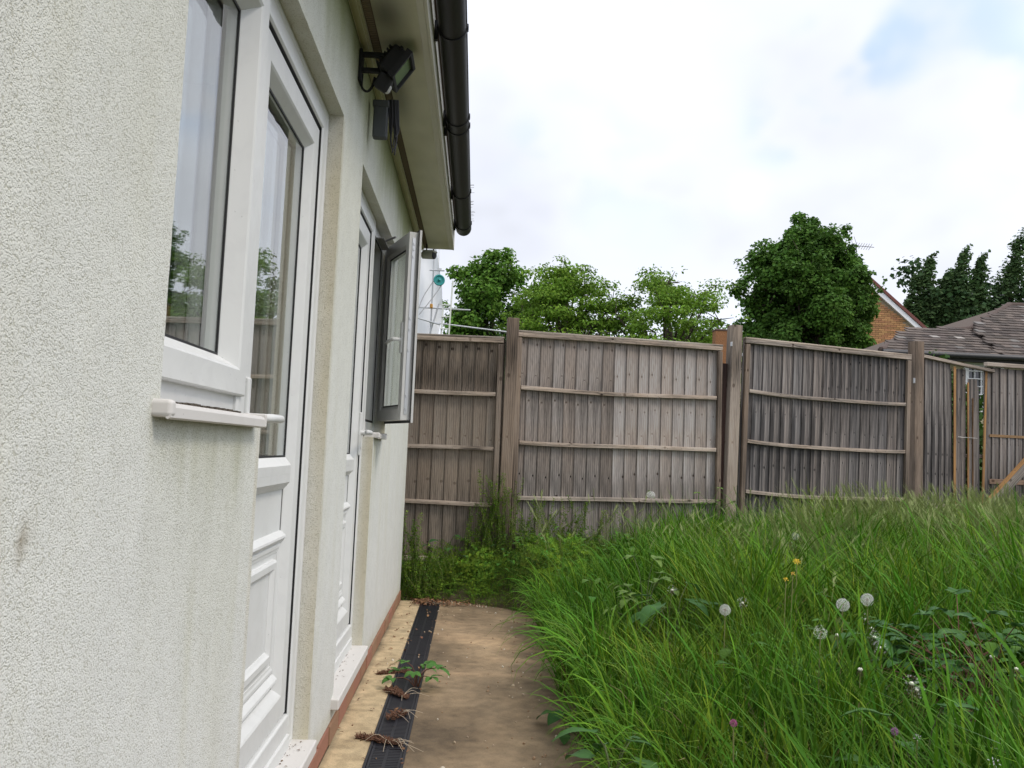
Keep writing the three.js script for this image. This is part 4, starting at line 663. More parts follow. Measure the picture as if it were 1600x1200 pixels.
{ // sheeted scaffold
  const D = 18, t = thing('scaffold', 'scaffold wrapped in white sheeting beyond the house corner', 'scaffold', [0, 0, 0]);
  const xr = at(683, 470, D).x, P = [], I = [], C = []; const nx = 40, ny = 60;
  for (let j = 0; j <= ny; j++) for (let i = 0; i <= nx; i++) { const u = i / nx, v = j / ny, y = 0.5 + v * 6.7, x = xr - 3.6 + 3.6 * u + 0.09 * Math.sin(y * 1.7 + 1) * u + 0.12 * (fbm(y * 0.7, 4, 2, 3) - 0.5) * u; P.push(x, y, -D + 0.16 * (fbm(x * 3.1, y * 1.2, 4, 4) - 0.5) + 0.05 * Math.sin(x * 9 + y * 2)); }
  for (let j = 0; j < ny; j++) for (let i = 0; i < nx; i++) { const o = j * (nx + 1) + i; I.push(o, o + 1, o + nx + 1, o + 1, o + nx + 2, o + nx + 1); }
  const sheetM = new THREE.MeshPhysicalMaterial({ color: lin(0.8, 0.81, 0.82), roughness: 0.6, transmission: 0.25, thickness: 0, side: THREE.DoubleSide });
  mesh('sheeting', raw(P, null, null, I), sheetM, t);
  mesh('sheeting', (() => { const Q = [], J = []; for (let j = 0; j <= 30; j++) for (let i = 0; i <= 10; i++) { const u = i / 10, y = 0.5 + j / 30 * 6.7; Q.push(xr - 0.02 - 0.15 * u + 0.1 * (fbm(y * 0.9, u * 3, 6, 3) - 0.5), y, -D - 0.1 - u * 3); } for (let j = 0; j < 30; j++) for (let i = 0; i < 10; i++) { const o = j * 11 + i; J.push(o, o + 1, o + 11, o + 1, o + 12, o + 11); } return raw(Q, null, null, J); })(), sheetM, t);
  const pm = std({ color: lin(0.5, 0.51, 0.52), metalness: 0.5, roughness: 0.5 }), Lx = xr + 0.32, pole = (...a) => rod(...a, 0.017, 8);
  const p1 = at(735, 487, D), p2 = at(672, 483, D), p3 = at(672, 506, D), p4 = at(805, 523, D), p5 = at(672, 425, D), p6 = at(695, 426, D);
  mesh('scaffold_pole', [pole(p2.x - 1, p2.y, -D + 0.2, p1.x, p1.y, -D + 0.2), pole(p3.x, p3.y, -D + 0.25, p4.x, p4.y, -D + 0.25), pole(p5.x, p5.y, -D + 0.2, p6.x, p6.y, -D + 0.2), pole(xr - 0.1, 0, -D + 0.14, xr - 0.1, 6.6, -D + 0.14), pole(xr - 0.9, p3.y + 0.2, -D + 0.3, xr + 0.1, p3.y - 0.05, -D + 0.3), pole(xr - 0.15, p3.y - 0.4, -D + 0.2, xr + 0.05, p3.y + 0.4, -D + 0.2)], pm, t);
  mesh('coupler', [box(xr - 0.13, xr - 0.07, p2.y - 0.02, p2.y + 0.07, -D + 0.2, -D + 0.3, 0.02)], std({ color: lin(0.5, 0.25, 0.05), roughness: 0.8 }), t);
  const gw = at(686, 438, D - 0.3), w = thing('gin_wheel', 'teal pulley wheel hanging from the scaffold arm', 'pulley', [gw.x, gw.y, gw.z], 0.2);
  mesh('wheel', [new THREE.CylinderGeometry(0.1, 0.1, 0.05, 24).rotateX(Math.PI / 2), new THREE.TorusGeometry(0.1, 0.02, 8, 24).translate(0, 0, 0.025), rod(0, 0, -0.05, 0, 0, 0.06, 0.03)], std({ color: lin(0.02, 0.26, 0.25), roughness: 0.5 }), w); mesh('hook', [rod(0, 0.1, 0, 0, 0.22, 0, 0.015), box(-0.04, 0.04, 0.2, 0.25, -0.03, 0.03)], pm, w);
  mesh('rope', [tube([V(-0.1, 0, 0), V(-0.3, -0.35, 0), V(-0.42, -0.7, 0)], 0.01, 0.01, 5, 8), tube([V(0.1, -0.02, 0), V(-0.1, -0.35, 0), V(-0.38, -0.75, 0)], 0.01, 0.01, 5, 8)], std({ color: lin(0.4, 0.4, 0.4) }), w);
  const l0 = at(684, 522, D - 0.5), l1 = at(697, 437, D - 0.5), lad = thing('ladder', 'pale aluminium ladder standing against the scaffold', 'ladder', [l0.x, 0, l0.z]);
  const lm = std({ color: lin(0.6, 0.62, 0.55), metalness: 0.3, roughness: 0.5 }), lw = 0.17, lt = l1.y, off = 0.08; 
  for (const s of [0, lw]) mesh('ladder_rail', [tube([V(s - 0.02, 0, 0.2), V(s + off, lt - (s ? 0 : 0.5), -0.1)], 0.017, 0.017, 6, 1)], lm, lad);
  for (let y = 0.3; y < lt - 0.3; y += 0.25) mesh('rung', rod(off * y / lt - 0.02, y, 0.2 - 0.3 * y / lt, lw + off * y / lt - 0.02, y, 0.2 - 0.3 * y / lt, 0.014, 6), lm, lad);
}
// ------------------------------------------------------------------ grass and plants
const onY = (px, py, y) => { const d = rayDir(px, py); return EYE.clone().addScaledVector(d, (y - EYE.y) / d.y); };
const grassH = (x, z) => { const e = edgeX(z), a = sstep(0.0, 0.9, x - e), far = sstep(-5.3, -6.6, z) * (1 - sstep(0.9, 2.4, x)); return lerp(0.30, 0.45, a) * (0.45 + 0.6 * fbm(x * 1.7 + 3, z * 1.7, 12, 3) + 0.5 * noise(x * 4.5, z * 4.5, 33)) * (1 - 0.62 * far); };
function tuft(seed, n, L0, L1, w0, w1, bend, spread, seg = 5, droopDir = 0) {
  const R = rng(seed), P = [], C = [], I = [];
  for (let k = 0; k < n; k++) {
    const az = R() * Math.PI * 2, r = spread * Math.sqrt(R()), bx = Math.cos(az * 3.7) * r, bz = Math.sin(az * 3.7) * r, L = lerp(L0, L1, R()), w = lerp(w0, w1, R()), th0 = 0.08 + 0.28 * R(), kb = bend * (0.25 + R() * 1.1), dx = Math.cos(az), dz = Math.sin(az), tw = (R() - 0.5) * 1.2;
    let x = 0, y = 0; const o = P.length / 3, hue = R() * R(), dead = R() < 0.035, b = 0.5 + 0.85 * R();
    for (let i = 0; i <= seg; i++) {
      const s = i / seg, th = th0 + kb * Math.pow(s, 1.6), ww = w * (s < 0.15 ? 0.75 + s * 1.6 : 1) * (1 - Math.pow(s, 2.2)) + 0.0003, a2 = az + Math.PI / 2 + tw * s, px = bx + dx * x, pz = bz + dz * x;
      if (i < seg) { P.push(px - Math.cos(a2) * ww / 2, y, pz - Math.sin(a2) * ww / 2, px + Math.cos(a2) * ww / 2, y + ww * 0.15, pz + Math.sin(a2) * ww / 2); } else P.push(px, y, pz);
      const g = dead ? [0.26, 0.22, 0.09] : [lerp(0.058, 0.215, hue), lerp(0.18, 0.325, hue), lerp(0.01, 0.024, hue)], m = b * (0.9 + 0.2 * s);
      for (let q = 0; q < (i < seg ? 2 : 1); q++) C.push(g[0] * m, g[1] * m, g[2] * m);
      x += Math.sin(th) * L / seg; y += Math.cos(th) * L / seg;
    }
    for (let i = 0; i < seg - 1; i++) { const q = o + 2 * i; I.push(q, q + 2, q + 1, q + 1, q + 2, q + 3); }
    const q = o + 2 * (seg - 1); I.push(q, q + 2, q + 1);
  }
  return raw(P, null, C, I);
}
function scatter(name, label, category, geos, places, mat) {           // one InstancedMesh per variant, all children of one stuff object
  const t = new THREE.Group(); t.name = numbered(name); scene.add(t); tag(t, label, category, null, 'stuff');
  const m = new THREE.Matrix4(), q = new THREE.Quaternion(), e = new THREE.Euler(), c = new THREE.Color();
  geos.forEach((g, v) => {
    const list = places.filter((_, i) => i % geos.length === v); if (!list.length) return;
    if (geos.length > 1) {                                             // blades are baked into one sheet of real triangles: overlapping copies trace slowly
      const p0 = g.attributes.position, c0 = g.attributes.color, i0 = g.index.array, n = p0.count, P = new Float32Array(n * 3 * list.length), C = new Float32Array(n * 3 * list.length), N = new Float32Array(n * 3 * list.length), n0 = g.attributes.normal.array, ma = m.elements, P0 = p0.array, I = new Uint32Array(i0.length * list.length), u = V(0, 0, 0);
      list.forEach((p, k) => {
        e.set(p.rx || 0, p.ry, p.rz || 0, 'XZY'); q.setFromEuler(e); m.compose(V(p.x, p.y, p.z), q, V(p.s * (p.w || 1), p.s * (p.h || 1), p.s * (p.w || 1))); const cc = p.c || [1, 1, 1];
        for (let i = 0; i < n; i++) { const o = (k * n + i) * 3, x = P0[3 * i], y = P0[3 * i + 1], z = P0[3 * i + 2], a = n0[3 * i], b = n0[3 * i + 1], d = n0[3 * i + 2]; for (let j = 0; j < 3; j++) { P[o + j] = ma[j] * x + ma[4 + j] * y + ma[8 + j] * z + ma[12 + j]; N[o + j] = (ma[j] * a + ma[4 + j] * b + ma[8 + j] * d) / p.s; } C[o] = c0.array[3 * i] * cc[0]; C[o + 1] = c0.array[3 * i + 1] * cc[1]; C[o + 2] = c0.array[3 * i + 2] * cc[2]; }
        for (let i = 0; i < i0.length; i++) I[k * i0.length + i] = i0[i] + k * n;
      });
      const bg = new THREE.BufferGeometry(); bg.setAttribute('position', new THREE.BufferAttribute(P, 3)); bg.setAttribute('color', new THREE.BufferAttribute(C, 3)); bg.setIndex(new THREE.BufferAttribute(I, 1)); bg.setAttribute('normal', new THREE.BufferAttribute(N, 3));
      mesh(name + '_patch', bg, mat, t).userData.kind = 'stuff'; return;
    }
    const im = new THREE.InstancedMesh(g, mat, list.length); im.name = name + '_patch'; im.castShadow = im.receiveShadow = true; im.userData.kind = 'stuff';
    list.forEach((p, i) => { e.set(p.rx || 0, p.ry, p.rz || 0, 'XZY'); q.setFromEuler(e); m.compose(V(p.x, p.y, p.z), q, V(p.s * (p.w || 1), p.s * (p.h || 1), p.s * (p.w || 1))); im.setMatrixAt(i, m); im.setColorAt(i, c.setRGB(...(p.c || [1, 1, 1]))); });
    t.add(im);
  });
  return t;
}
const grassM = leafMat({ roughness: 0.8, transmission: 0.3, specularIntensity: 0.25 });
const CLEAR = [[1500, 965, 0.62, 0.3], [1545, 1000, 0.6, 0.32], [1010, 866, 0.66, 0.2], [1055, 898, 0.6, 0.2], [1350, 962, 0.6, 0.12], [1240, 1190, 0.64, 0.14], [1440, 1100, 0.56, 0.16], [960, 1150, 0.34, 0.16]].map(([px, py, y, r]) => { const p = onY(px, py, y); return [p.x, p.z, r, p.y]; });
const inView = (x, z, m = 0.35) => { const d = -z; return d > 0.4 && x < 0.51 + (d) * 0.66 + m; };
{
  const R = rng(1001), A = [], B = [];
  for (let z = -0.9; z > -8.4; z -= 0.05) for (let x = 0.2; x < 7.0; x += 0.052) {
    const xx = x + 0.05 * (R() - 0.5), zz = z + 0.05 * (R() - 0.5), e = edgeX(zz);
    if (xx < e + 0.03 || !inView(xx, zz) || zz < -7.05 - 0.24 * Math.max(0, xx - 0.8) + (xx > 4.6 ? 0.2 : 0)) continue;
    const far = sstep(-5.4, -6.4, zz) * (1 - sstep(0.9, 2.0, xx)); if (R() < far * 0.6) continue;
    const near = Math.exp(-(((xx - e - 0.1) / 0.16) ** 2)), n = fbm(xx * 2.3, zz * 2.3, 21, 3), straw = sstep(2.4, 3.6, xx) * sstep(-4.4, -6.0, zz) * 0.6;
    const dry = sat((n - 0.58) * 5) * 0.6 + straw * R() + 0.25 * far, k = 0.78 + 0.45 * R() + 0.5 * (n - 0.5);
    const ty = noise(xx * 3.3, zz * 3.3, 61), c = [lerp(1, 1.7, dry) * k * lerp(0.75, 1.3, ty), lerp(1, 1.15, dry) * k, lerp(1, 1.8, dry) * k];
    let clear = 1; for (const [cx, cz, cr] of CLEAR) clear = Math.min(clear, lerp(0.25, 1, sstep(cr * 0.75, cr * 1.25, Math.hypot(xx - cx, zz - cz))));
    const H = grassH(xx, zz) * clear, p = { x: xx, y: soilY(xx, zz) * ramp(xx, zz) - 0.01, z: zz, ry: R() * 6.28, rx: 0.4 * (R() - 0.5), rz: 0.4 * (R() - 0.5) + near * 0.25 * R() + straw * 0.5 * (R() - 0.6), s: H / 0.42 * (0.75 + 0.5 * R()), c };
    (R() < 0.66 - straw * 0.4 ? A : B).push(p);
  }
  scatter('lawn_grass', 'tall uncut green grass filling the garden up to the fence', 'grass', [tuft(1, 8, 0.3, 0.5, 0.006, 0.0108, 1.35, 0.04), tuft(2, 8, 0.25, 0.52, 0.006, 0.0105, 1.7, 0.045), tuft(3, 7, 0.3, 0.55, 0.007, 0.012, 1.1, 0.035), tuft(4, 9, 0.2, 0.45, 0.004, 0.009, 1.5, 0.05)], A, grassM);
  scatter('fine_grass', 'fine wispy grass mixed through the lawn and paler towards the fence', 'grass', [tuft(5, 16, 0.25, 0.5, 0.0018, 0.0036, 1.3, 0.05, 4), tuft(6, 16, 0.3, 0.55, 0.0018, 0.0036, 1.0, 0.05, 4), tuft(7, 14, 0.2, 0.5, 0.002, 0.004, 1.6, 0.05, 4)], B, grassM);
  // long arching tufts hanging over the edge of the path
  const E = [];
  for (let z = -1.3; z > -6.1; z -= 0.05) { const e = edgeX(z) + 0.02; for (let q = 0; q < 2; q++) { const x = e + 0.16 * R(); E.push({ x, y: soilY(x, z) * 0.7 - 0.02, z: z + 0.05 * R(), ry: R() * 6.28, rz: -0.2 + 0.5 * R(), rx: 0.6 * (R() - 0.5), s: 0.55 + 0.75 * R() * noise(z * 5, 3, 8) * 1.5, c: (k => [k, k, k])(0.8 + 0.5 * R()) }); } }
  scatter('edge_grass', 'long blades of grass arching over the edge of the concrete path', 'grass', [tuft(8, 9, 0.3, 0.52, 0.005, 0.01, 2.5, 0.03, 9), tuft(9, 8, 0.35, 0.55, 0.005, 0.0105, 2.8, 0.03, 9), tuft(10, 9, 0.28, 0.48, 0.004, 0.009, 2.1, 0.04, 9)], E, grassM);
  // pale seed heads
  const seedHead = (seed) => { const Q = rng(seed), P = [], C = [], I = []; for (let k = 0; k < 7; k++) { const a = Q() * 6.28, l = 0.32 + 0.22 * Q(), lean = 0.25 + 0.5 * Q(), dx = Math.cos(a), dz = Math.sin(a), seg = 5; const pts = []; for (let i = 0; i <= seg; i++) { const s = i / seg; pts.push(V(dx * lean * l * s * s + dx * 0.02, l * s * (1 - 0.22 * s * lean), dz * lean * l * s * s + dz * 0.02)); }
    for (let i = 0; i < seg; i++) { const o = P.length / 3, p = pts[i], q = pts[i + 1], w = 0.0011; P.push(p.x - dz * w, p.y, p.z + dx * w, p.x + dz * w, p.y, p.z - dx * w, q.x + dz * w, q.y, q.z - dx * w, q.x - dz * w, q.y, q.z + dx * w); for (let j = 0; j < 4; j++) C.push(0.2, 0.24, 0.08); I.push(o, o + 1, o + 2, o, o + 2, o + 3); }
    const t = pts[seg], d = pts[seg].clone().sub(pts[seg - 1]).normalize(); for (let j = 0; j < 16; j++) { const s = j / 16, b = t.clone().addScaledVector(d, (s - 0.6) * 0.075), az = Q() * 6.28, e = b.clone().addScaledVector(d, 0.035).add(V(Math.cos(az) * 0.012, 0.0, Math.sin(az) * 0.012)), o = P.length / 3; P.push(b.x - dz * 0.0016, b.y, b.z + dx * 0.0016, b.x + dz * 0.0016, b.y, b.z - dx * 0.0016, e.x, e.y, e.z); for (let i = 0; i < 3; i++) C.push(0.3, 0.35, 0.14); I.push(o, o + 1, o + 2); } } return raw(P, null, C, I); };
  const S = []; for (let k = 0; k < 4200; k++) { const x = 0.9 + 5.6 * R(), z = -3.4 - 4.8 * R(), e = sstep(1.4, 3.2, x) * sstep(-3.6, -6.0, z); if (R() > e * 0.95 + 0.05 || !inView(x, z) || x < edgeX(z) + 0.2 || z < -7.0 - 0.24 * Math.max(0, x - 0.8)) continue; const n = fbm(x * 1.3, z * 1.3, 4, 3); if (n < 0.42) continue; S.push({ x, y: soilY(x, z), z, ry: R() * 6.28, rz: -0.25, rx: 0, s: 0.85 + 0.4 * R() }); }
  scatter('seed_grass', 'pale feathery seed heads of grass in front of the dark panel', 'grass', [seedHead(3), seedHead(4), seedHead(5)], S, leafMat({ roughness: 0.8, transmission: 0.3 }));
}
// cleavers: thin stems carrying whorls of narrow leaves
function whorlStem(pts, R, leaf = 0.013, gap = 0.028, P = [], C = [], I = []) {
  const c = new THREE.CatmullRomCurve3(pts), L = c.getLength(), n = Math.ceil(L / gap), t = V(), a = V(), b = V();
  let prev = null;
  for (let i = 0; i <= n; i++) {
    const p = c.getPoint(i / n); c.getTangent(i / n, t); a.set(0.3, 0.1, 0.95).cross(t).normalize(); b.crossVectors(t, a);
    if (prev) { const o = P.length / 3, w = 0.0011; P.push(prev.x - a.x * w, prev.y, prev.z - a.z * w, prev.x + a.x * w, prev.y, prev.z + a.z * w, p.x, p.y, p.z); for (let q = 0; q < 3; q++) C.push(0.13, 0.2, 0.04); I.push(o, o + 1, o + 2); }
    prev = p.clone();
    const m = 6, k = 0.75 + 0.5 * R(), sz = leaf * (0.7 + 0.6 * R()), y = R();
    for (let j = 0; j < m; j++) {
      const q = j / m * 6.28 + i * 0.6 + R() * 0.5, d = a.clone().multiplyScalar(Math.cos(q)).addScaledVector(b, Math.sin(q)).addScaledVector(t, 1.6 * R() - 0.5).normalize(), s = d.clone().cross(t).normalize(), o = P.length / 3, w = sz * 0.17, e = p.clone().addScaledVector(d, sz), mid = p.clone().addScaledVector(d, sz * 0.6);
      P.push(p.x, p.y, p.z, mid.x + s.x * w, mid.y + s.y * w, mid.z + s.z * w, e.x, e.y, e.z, mid.x - s.x * w, mid.y - s.y * w, mid.z - s.z * w);
      for (let z = 0; z < 4; z++) C.push(lerp(0.11, 0.24, y) * k, lerp(0.25, 0.36, y) * k, 0.035 * k); I.push(o, o + 1, o + 2, o, o + 2, o + 3);
    }
  }
  return [P, C, I];
}
{
  const mk = seed => { const R = rng(seed), P = [], C = [], I = []; for (let k = 0; k < 7; k++) { const a = R() * 6.28, l = 0.12 + 0.2 * R(), h = 0.1 + 0.16 * R(); whorlStem([V(0.03 * (R() - 0.5), 0, 0.03 * (R() - 0.5)), V(Math.cos(a) * l * 0.4, h * 0.8, Math.sin(a) * l * 0.4), V(Math.cos(a) * l, h, Math.sin(a) * l)], R, 0.013, 0.03, P, C, I); } return raw(P, null, C, I); };
  const R = rng(55), L = [];
  for (let k = 0; k < 1700; k++) { const x = -0.35 + 2.1 * R(), z = -6.1 - 0.98 * R() - 0.06 * Math.max(0, x); const e = edgeX(z); if (x < e + 0.02 || z < -7.04 - 0.22 * Math.max(0, x - 0.8)) continue; if (R() < sstep(0.9, 1.6, x) * 0.9) continue; if (x < 0.03 && z > ZE - 0.02) continue; const k2 = 0.75 + 0.5 * R(), ye = R(); L.push({ x, y: soilY(x, z) * ramp(x, z) - 0.02, z, ry: R() * 6.28, rx: 0.3 * (R() - 0.5), rz: 0.3 * (R() - 0.5), s: (0.5 + 0.8 * R()) * (1 + 0.3 * sstep(0.2, -0.1, x)) * lerp(0.3, 1, ramp(x, z)) * (0.6 + 0.8 * noise(x * 5, z * 5, 41)), c: (cl => [lerp(0.45, 1.1, ye * 0.5 + cl * 0.5) * k2, lerp(0.6, 0.95, cl) * k2, 0.8 * k2])(sstep(0.3, 0.7, fbm(x * 4, z * 4, 14, 3))) }); }
  scatter('cleavers_mat', 'tangled yellow-green weeds covering the ground between the path end and the fence', 'weeds', [mk(1), mk(2), mk(3), mk(4)], L, grassM);
  function climber(name, label, spots) {
    const t = thing(name, label, 'weed'), P = [], C = [], I = [], st = []; spots.forEach(([x0, y0, z0, x1, y1, z1, n], i) => { for (let k = 0; k < n; k++) { const f = 0.45 + 0.55 * R(), a = V(x0 + 0.3 * (R() - 0.5), y0, z0 + 0.05 * R()), b = V(lerp(x0, x1, f) + 0.22 * (R() - 0.5), lerp(y0, y1, f), lerp(z0, z1, f) + 0.04 * R()), m = a.clone().lerp(b, 0.5).add(V(0.14 * (R() - 0.5), 0.06 * (R() - 0.5), 0.06 * R())); whorlStem([a, m, b], R, 0.021, 0.02, P, C, I); st.push(tube([a, m, b], 0.0015, 0.0008, 4, 6)); } });
    mesh('stem', st, std({ color: lin(0.16, 0.16, 0.06) }), t); mesh('foliage', raw(P, null, C, I), grassM, t); return t;
  }
  climber('climbing_weed', 'cleavers climbing the foot of the brown fence post', [[0.68, 0.2, -6.98, 0.64, 0.98, -7.03, 26], [0.82, 0.2, -6.98, 0.8, 1.0, -7.03, 18], [0.58, 0.2, -6.95, 0.58, 0.7, -7.03, 24], [0.92, 0.2, -6.98, 0.92, 0.62, -7.05, 26]]);
  climber('climbing_weed', 'thin weed strands climbing the lower left of the pale middle panel', [[1.12, 0.25, -7.02, 1.08, 0.78, -7.12, 14], [1.32, 0.25, -7.06, 1.34, 0.8, -7.17, 18], [1.55, 0.3, -7.1, 1.6, 0.7, -7.2, 10]]);
  climber('corner_weed', 'bushy green weeds growing up the far corner of the house wall', [[0.05, 0.0, -6.62, 0.02, 0.66, -6.62, 40], [0.13, 0.05, -6.66, 0.2, 0.42, -6.7, 34], [0.3, 0.1, -6.75, 0.3, 0.42, -6.8, 24]]);
}
// leaf shapes
function ovateLeaf(l, w, heart = 0, teeth = 0, seed = 1, col = [0.05, 0.13, 0.03]) {
  const R = rng(seed), n = teeth ? 14 : 9, P = [], C = [], I = [];
  for (let i = 0; i <= n; i++) { const s = i / n, ww = w / 2 * Math.pow(Math.sin(Math.PI * Math.pow(lerp(0.04, 1, s), 0.72)), 0.85) * (teeth && i % 2 ? 0.8 : 1), y = 0.16 * l * Math.sin(s * 2.6) , back = heart && i === 0 ? -0.12 * l : 0; P.push(-ww, y + 0.22 * ww + 0.03 * l * (R() - 0.5), s * l + back, 0, y, s * l, ww, y + 0.22 * ww + 0.03 * l * (R() - 0.5), s * l + back); for (let q = 0; q < 3; q++) { const k = (q === 1 ? 1.25 : 1) * (0.92 + 0.16 * R()); C.push(col[0] * k, col[1] * k, col[2] * k); } }
  for (let i = 0; i < n; i++) { const o = 3 * i; I.push(o, o + 1, o + 3, o + 1, o + 4, o + 3, o + 1, o + 2, o + 4, o + 2, o + 5, o + 4); }
  return raw(P, null, C, I);
}
const plantM = leafMat({ roughness: 0.75, transmission: 0.3 }), stemM = std({ color: lin(0.09, 0.12, 0.04), roughness: 0.7 }), redStem = std({ color: lin(0.14, 0.06, 0.035), roughness: 0.7 });
function leafyPlant(name, label, base, n, rad, h, geos, opt = {}) {
  const R = rng(opt.seed || 1), t = thing(name, label, opt.cat || 'plant', base, 0, opt.group), st = [];
  for (let i = 0; i < n; i++) {
    const a = i * 2.4 + R(), r = rad * Math.sqrt((i + 0.6) / n) * (0.8 + 0.4 * R()), y = h * (1 - 0.55 * (r / rad)) * (0.7 + 0.5 * R()), tip = V(Math.cos(a) * r, y, Math.sin(a) * r);
    st.push(tube([V(0.02 * (R() - 0.5), -0.03, 0.02 * (R() - 0.5)), V(tip.x * 0.4, y * 0.8, tip.z * 0.4), tip], 0.003, 0.0016, 5, 5));
    const k = opt.tri ? 3 : 1;
    for (let j = 0; j < k; j++) { const m = mesh('leaf', geos[(R() * geos.length) | 0], plantM, t); m.position.copy(tip); m.rotation.order = 'YXZ'; const s = (opt.size || 1) * (0.75 + 0.5 * R()) * (k === 3 && j !== 1 ? 0.85 : 1); m.scale.set(s, s, s); m.rotation.set((opt.pitch ?? 0.1) + 0.5 * (R() - 0.4), -a + Math.PI / 2 + (k === 3 ? (j - 1) * 1.15 : 0) + 0.3 * (R() - 0.5), 0.4 * (R() - 0.5)); }
  }
  mesh('stem', st, opt.stem || stemM, t); return t;
}
{
  const bram = [ovateLeaf(0.06, 0.046, 0, 1, 2, [0.035, 0.1, 0.025]), ovateLeaf(0.055, 0.043, 0, 1, 3, [0.045, 0.12, 0.03]), ovateLeaf(0.058, 0.04, 0, 1, 5, [0.06, 0.14, 0.035])], light = [ovateLeaf(0.075, 0.05, 0, 1, 7, [0.14, 0.22, 0.05]), ovateLeaf(0.065, 0.045, 0, 1, 8, [0.12, 0.2, 0.045])], dock = [ovateLeaf(0.16, 0.07, 1, 0, 4, [0.055, 0.14, 0.035]), ovateLeaf(0.13, 0.065, 1, 0, 6, [0.065, 0.15, 0.035])], bind = [ovateLeaf(0.075, 0.062, 1, 0, 9, [0.04, 0.11, 0.03]), ovateLeaf(0.065, 0.055, 1, 0, 10, [0.05, 0.125, 0.03])];
  const spot = i => { const [x, z] = CLEAR[i]; return [x, soilY(x, z), z]; };
  let q = spot(0); leafyPlant('bramble', 'dark green bramble clump in the grass, upper of two at the right', q, 34, 0.32, 0.5, bram, { seed: 21, tri: 1, stem: redStem, size: 1.3 });
  q = spot(1); leafyPlant('bramble', 'dark green bramble clump in the grass, lower of two at the right edge', q, 34, 0.34, 0.5, bram, { seed: 22, tri: 1, stem: redStem, size: 1.25 });
  q = spot(2); leafyPlant('nettle', 'pale green leafy weed rising above the grass below the middle panel', q, 12, 0.2, 0.56, light, { seed: 23, tri: 1, size: 1.15, pitch: 0.35 });
  q = spot(3); leafyPlant('dock', 'broad-leaved green plant low in the grass below the pale leafy weed', q, 8, 0.18, 0.5, dock, { seed: 24, pitch: 0.3 });
  q = spot(4); leafyPlant('dock', 'pair of broad blue-green leaves right beside the two dandelion clocks', q, 5, 0.11, 0.5, dock, { seed: 25, size: 0.9, pitch: 0.5 });
  q = onY(885, 1120, 0.06); leafyPlant('bindweed', 'low dark heart-shaped leaves at the edge of the path', [q.x + 0.02, 0.0, q.z], 8, 0.13, 0.09, bind, { seed: 26, pitch: 0.5 });
  q = spot(5); leafyPlant('nettle', 'pale green leafy weed at the bottom edge of the grass', q, 8, 0.12, 0.52, light, { seed: 27, tri: 1, size: 0.7 });
  q = spot(6); leafyPlant('dock', 'broad green leaves in the grass under the lower bramble clump', q, 7, 0.15, 0.46, dock, { seed: 28, size: 0.75, pitch: 0.4 });
  q = spot(7); leafyPlant('dock', 'broad leaves hidden in the overhanging grass near the bottom of the path', q, 8, 0.16, 0.32, dock, { seed: 29, size: 0.75, pitch: 0.4 });
  { const p = at(1108, 765, 7.45); leafyPlant('bramble', 'small yellow-green bramble shoot in front of the leaning fence post', [p.x, p.y - 0.35, p.z + 0.12], 7, 0.16, 0.5, light, { seed: 30, tri: 1, size: 0.8 }); }
  { const p = at(700, 862, 7.0); leafyPlant('bindweed', 'leafy shoot at the foot of the brown panel beside the house', [p.x, 0.2, p.z], 9, 0.2, 0.28, bind, { seed: 31 }); }
  // bramble seedling on the drain
  q = onY(652, 1072, 0.0); leafyPlant('bramble_seedling', 'small bramble seedling growing out of the channel drain', [q.x - 0.005, 0.0, q.z], 9, 0.14, 0.13, [ovateLeaf(0.058, 0.046, 0, 1, 12, [0.075, 0.19, 0.04]), ovateLeaf(0.05, 0.042, 0, 1, 13, [0.09, 0.21, 0.045])], { seed: 33, tri: 1, size: 1.1, stem: redStem, pitch: 0.2 });
}
{ // broad-leaved weeds scattered through the lawn
  const ros = seed => { const R = rng(seed), g = []; for (let i = 0; i < 9; i++) { const a = i * 2.4 + R(), r = 0.02 + 0.06 * R(), y = 0.12 + 0.26 * R(), l = ovateLeaf(0.05 + 0.04 * R(), 0.026 + 0.022 * R(), 0, i % 2, seed + i, [0.08 + 0.06 * R(), 0.2 + 0.08 * R(), 0.03]); l.rotateX(-0.5 + 1.1 * R()); l.rotateY(-a + 1.57); l.translate(Math.cos(a) * r, y, Math.sin(a) * r); g.push(l); } return (q => { q.setIndex([...Array(q.attributes.position.count).keys()]); return q; })(join(g)); };
  const R = rng(612), L = []; for (let k = 0; k < 900; k++) { const x = 0.7 + 5.2 * R(), z = -1.6 - 5.2 * R(); if (!inView(x, z) || x < edgeX(z) + 0.1 || fbm(x * 1.6, z * 1.6, 19, 3) < 0.5) continue; L.push({ x, y: soilY(x, z), z, ry: R() * 6.28, s: 0.65 + 0.4 * R(), c: (k2 => [k2 * 0.85, k2, k2])(0.5 + 0.5 * R()) }); }
  scatter('lawn_weeds', 'small broad-leaved weeds mixed in patches through the tall grass', 'weeds', [ros(1), ros(20), ros(40)], L, plantM);
}
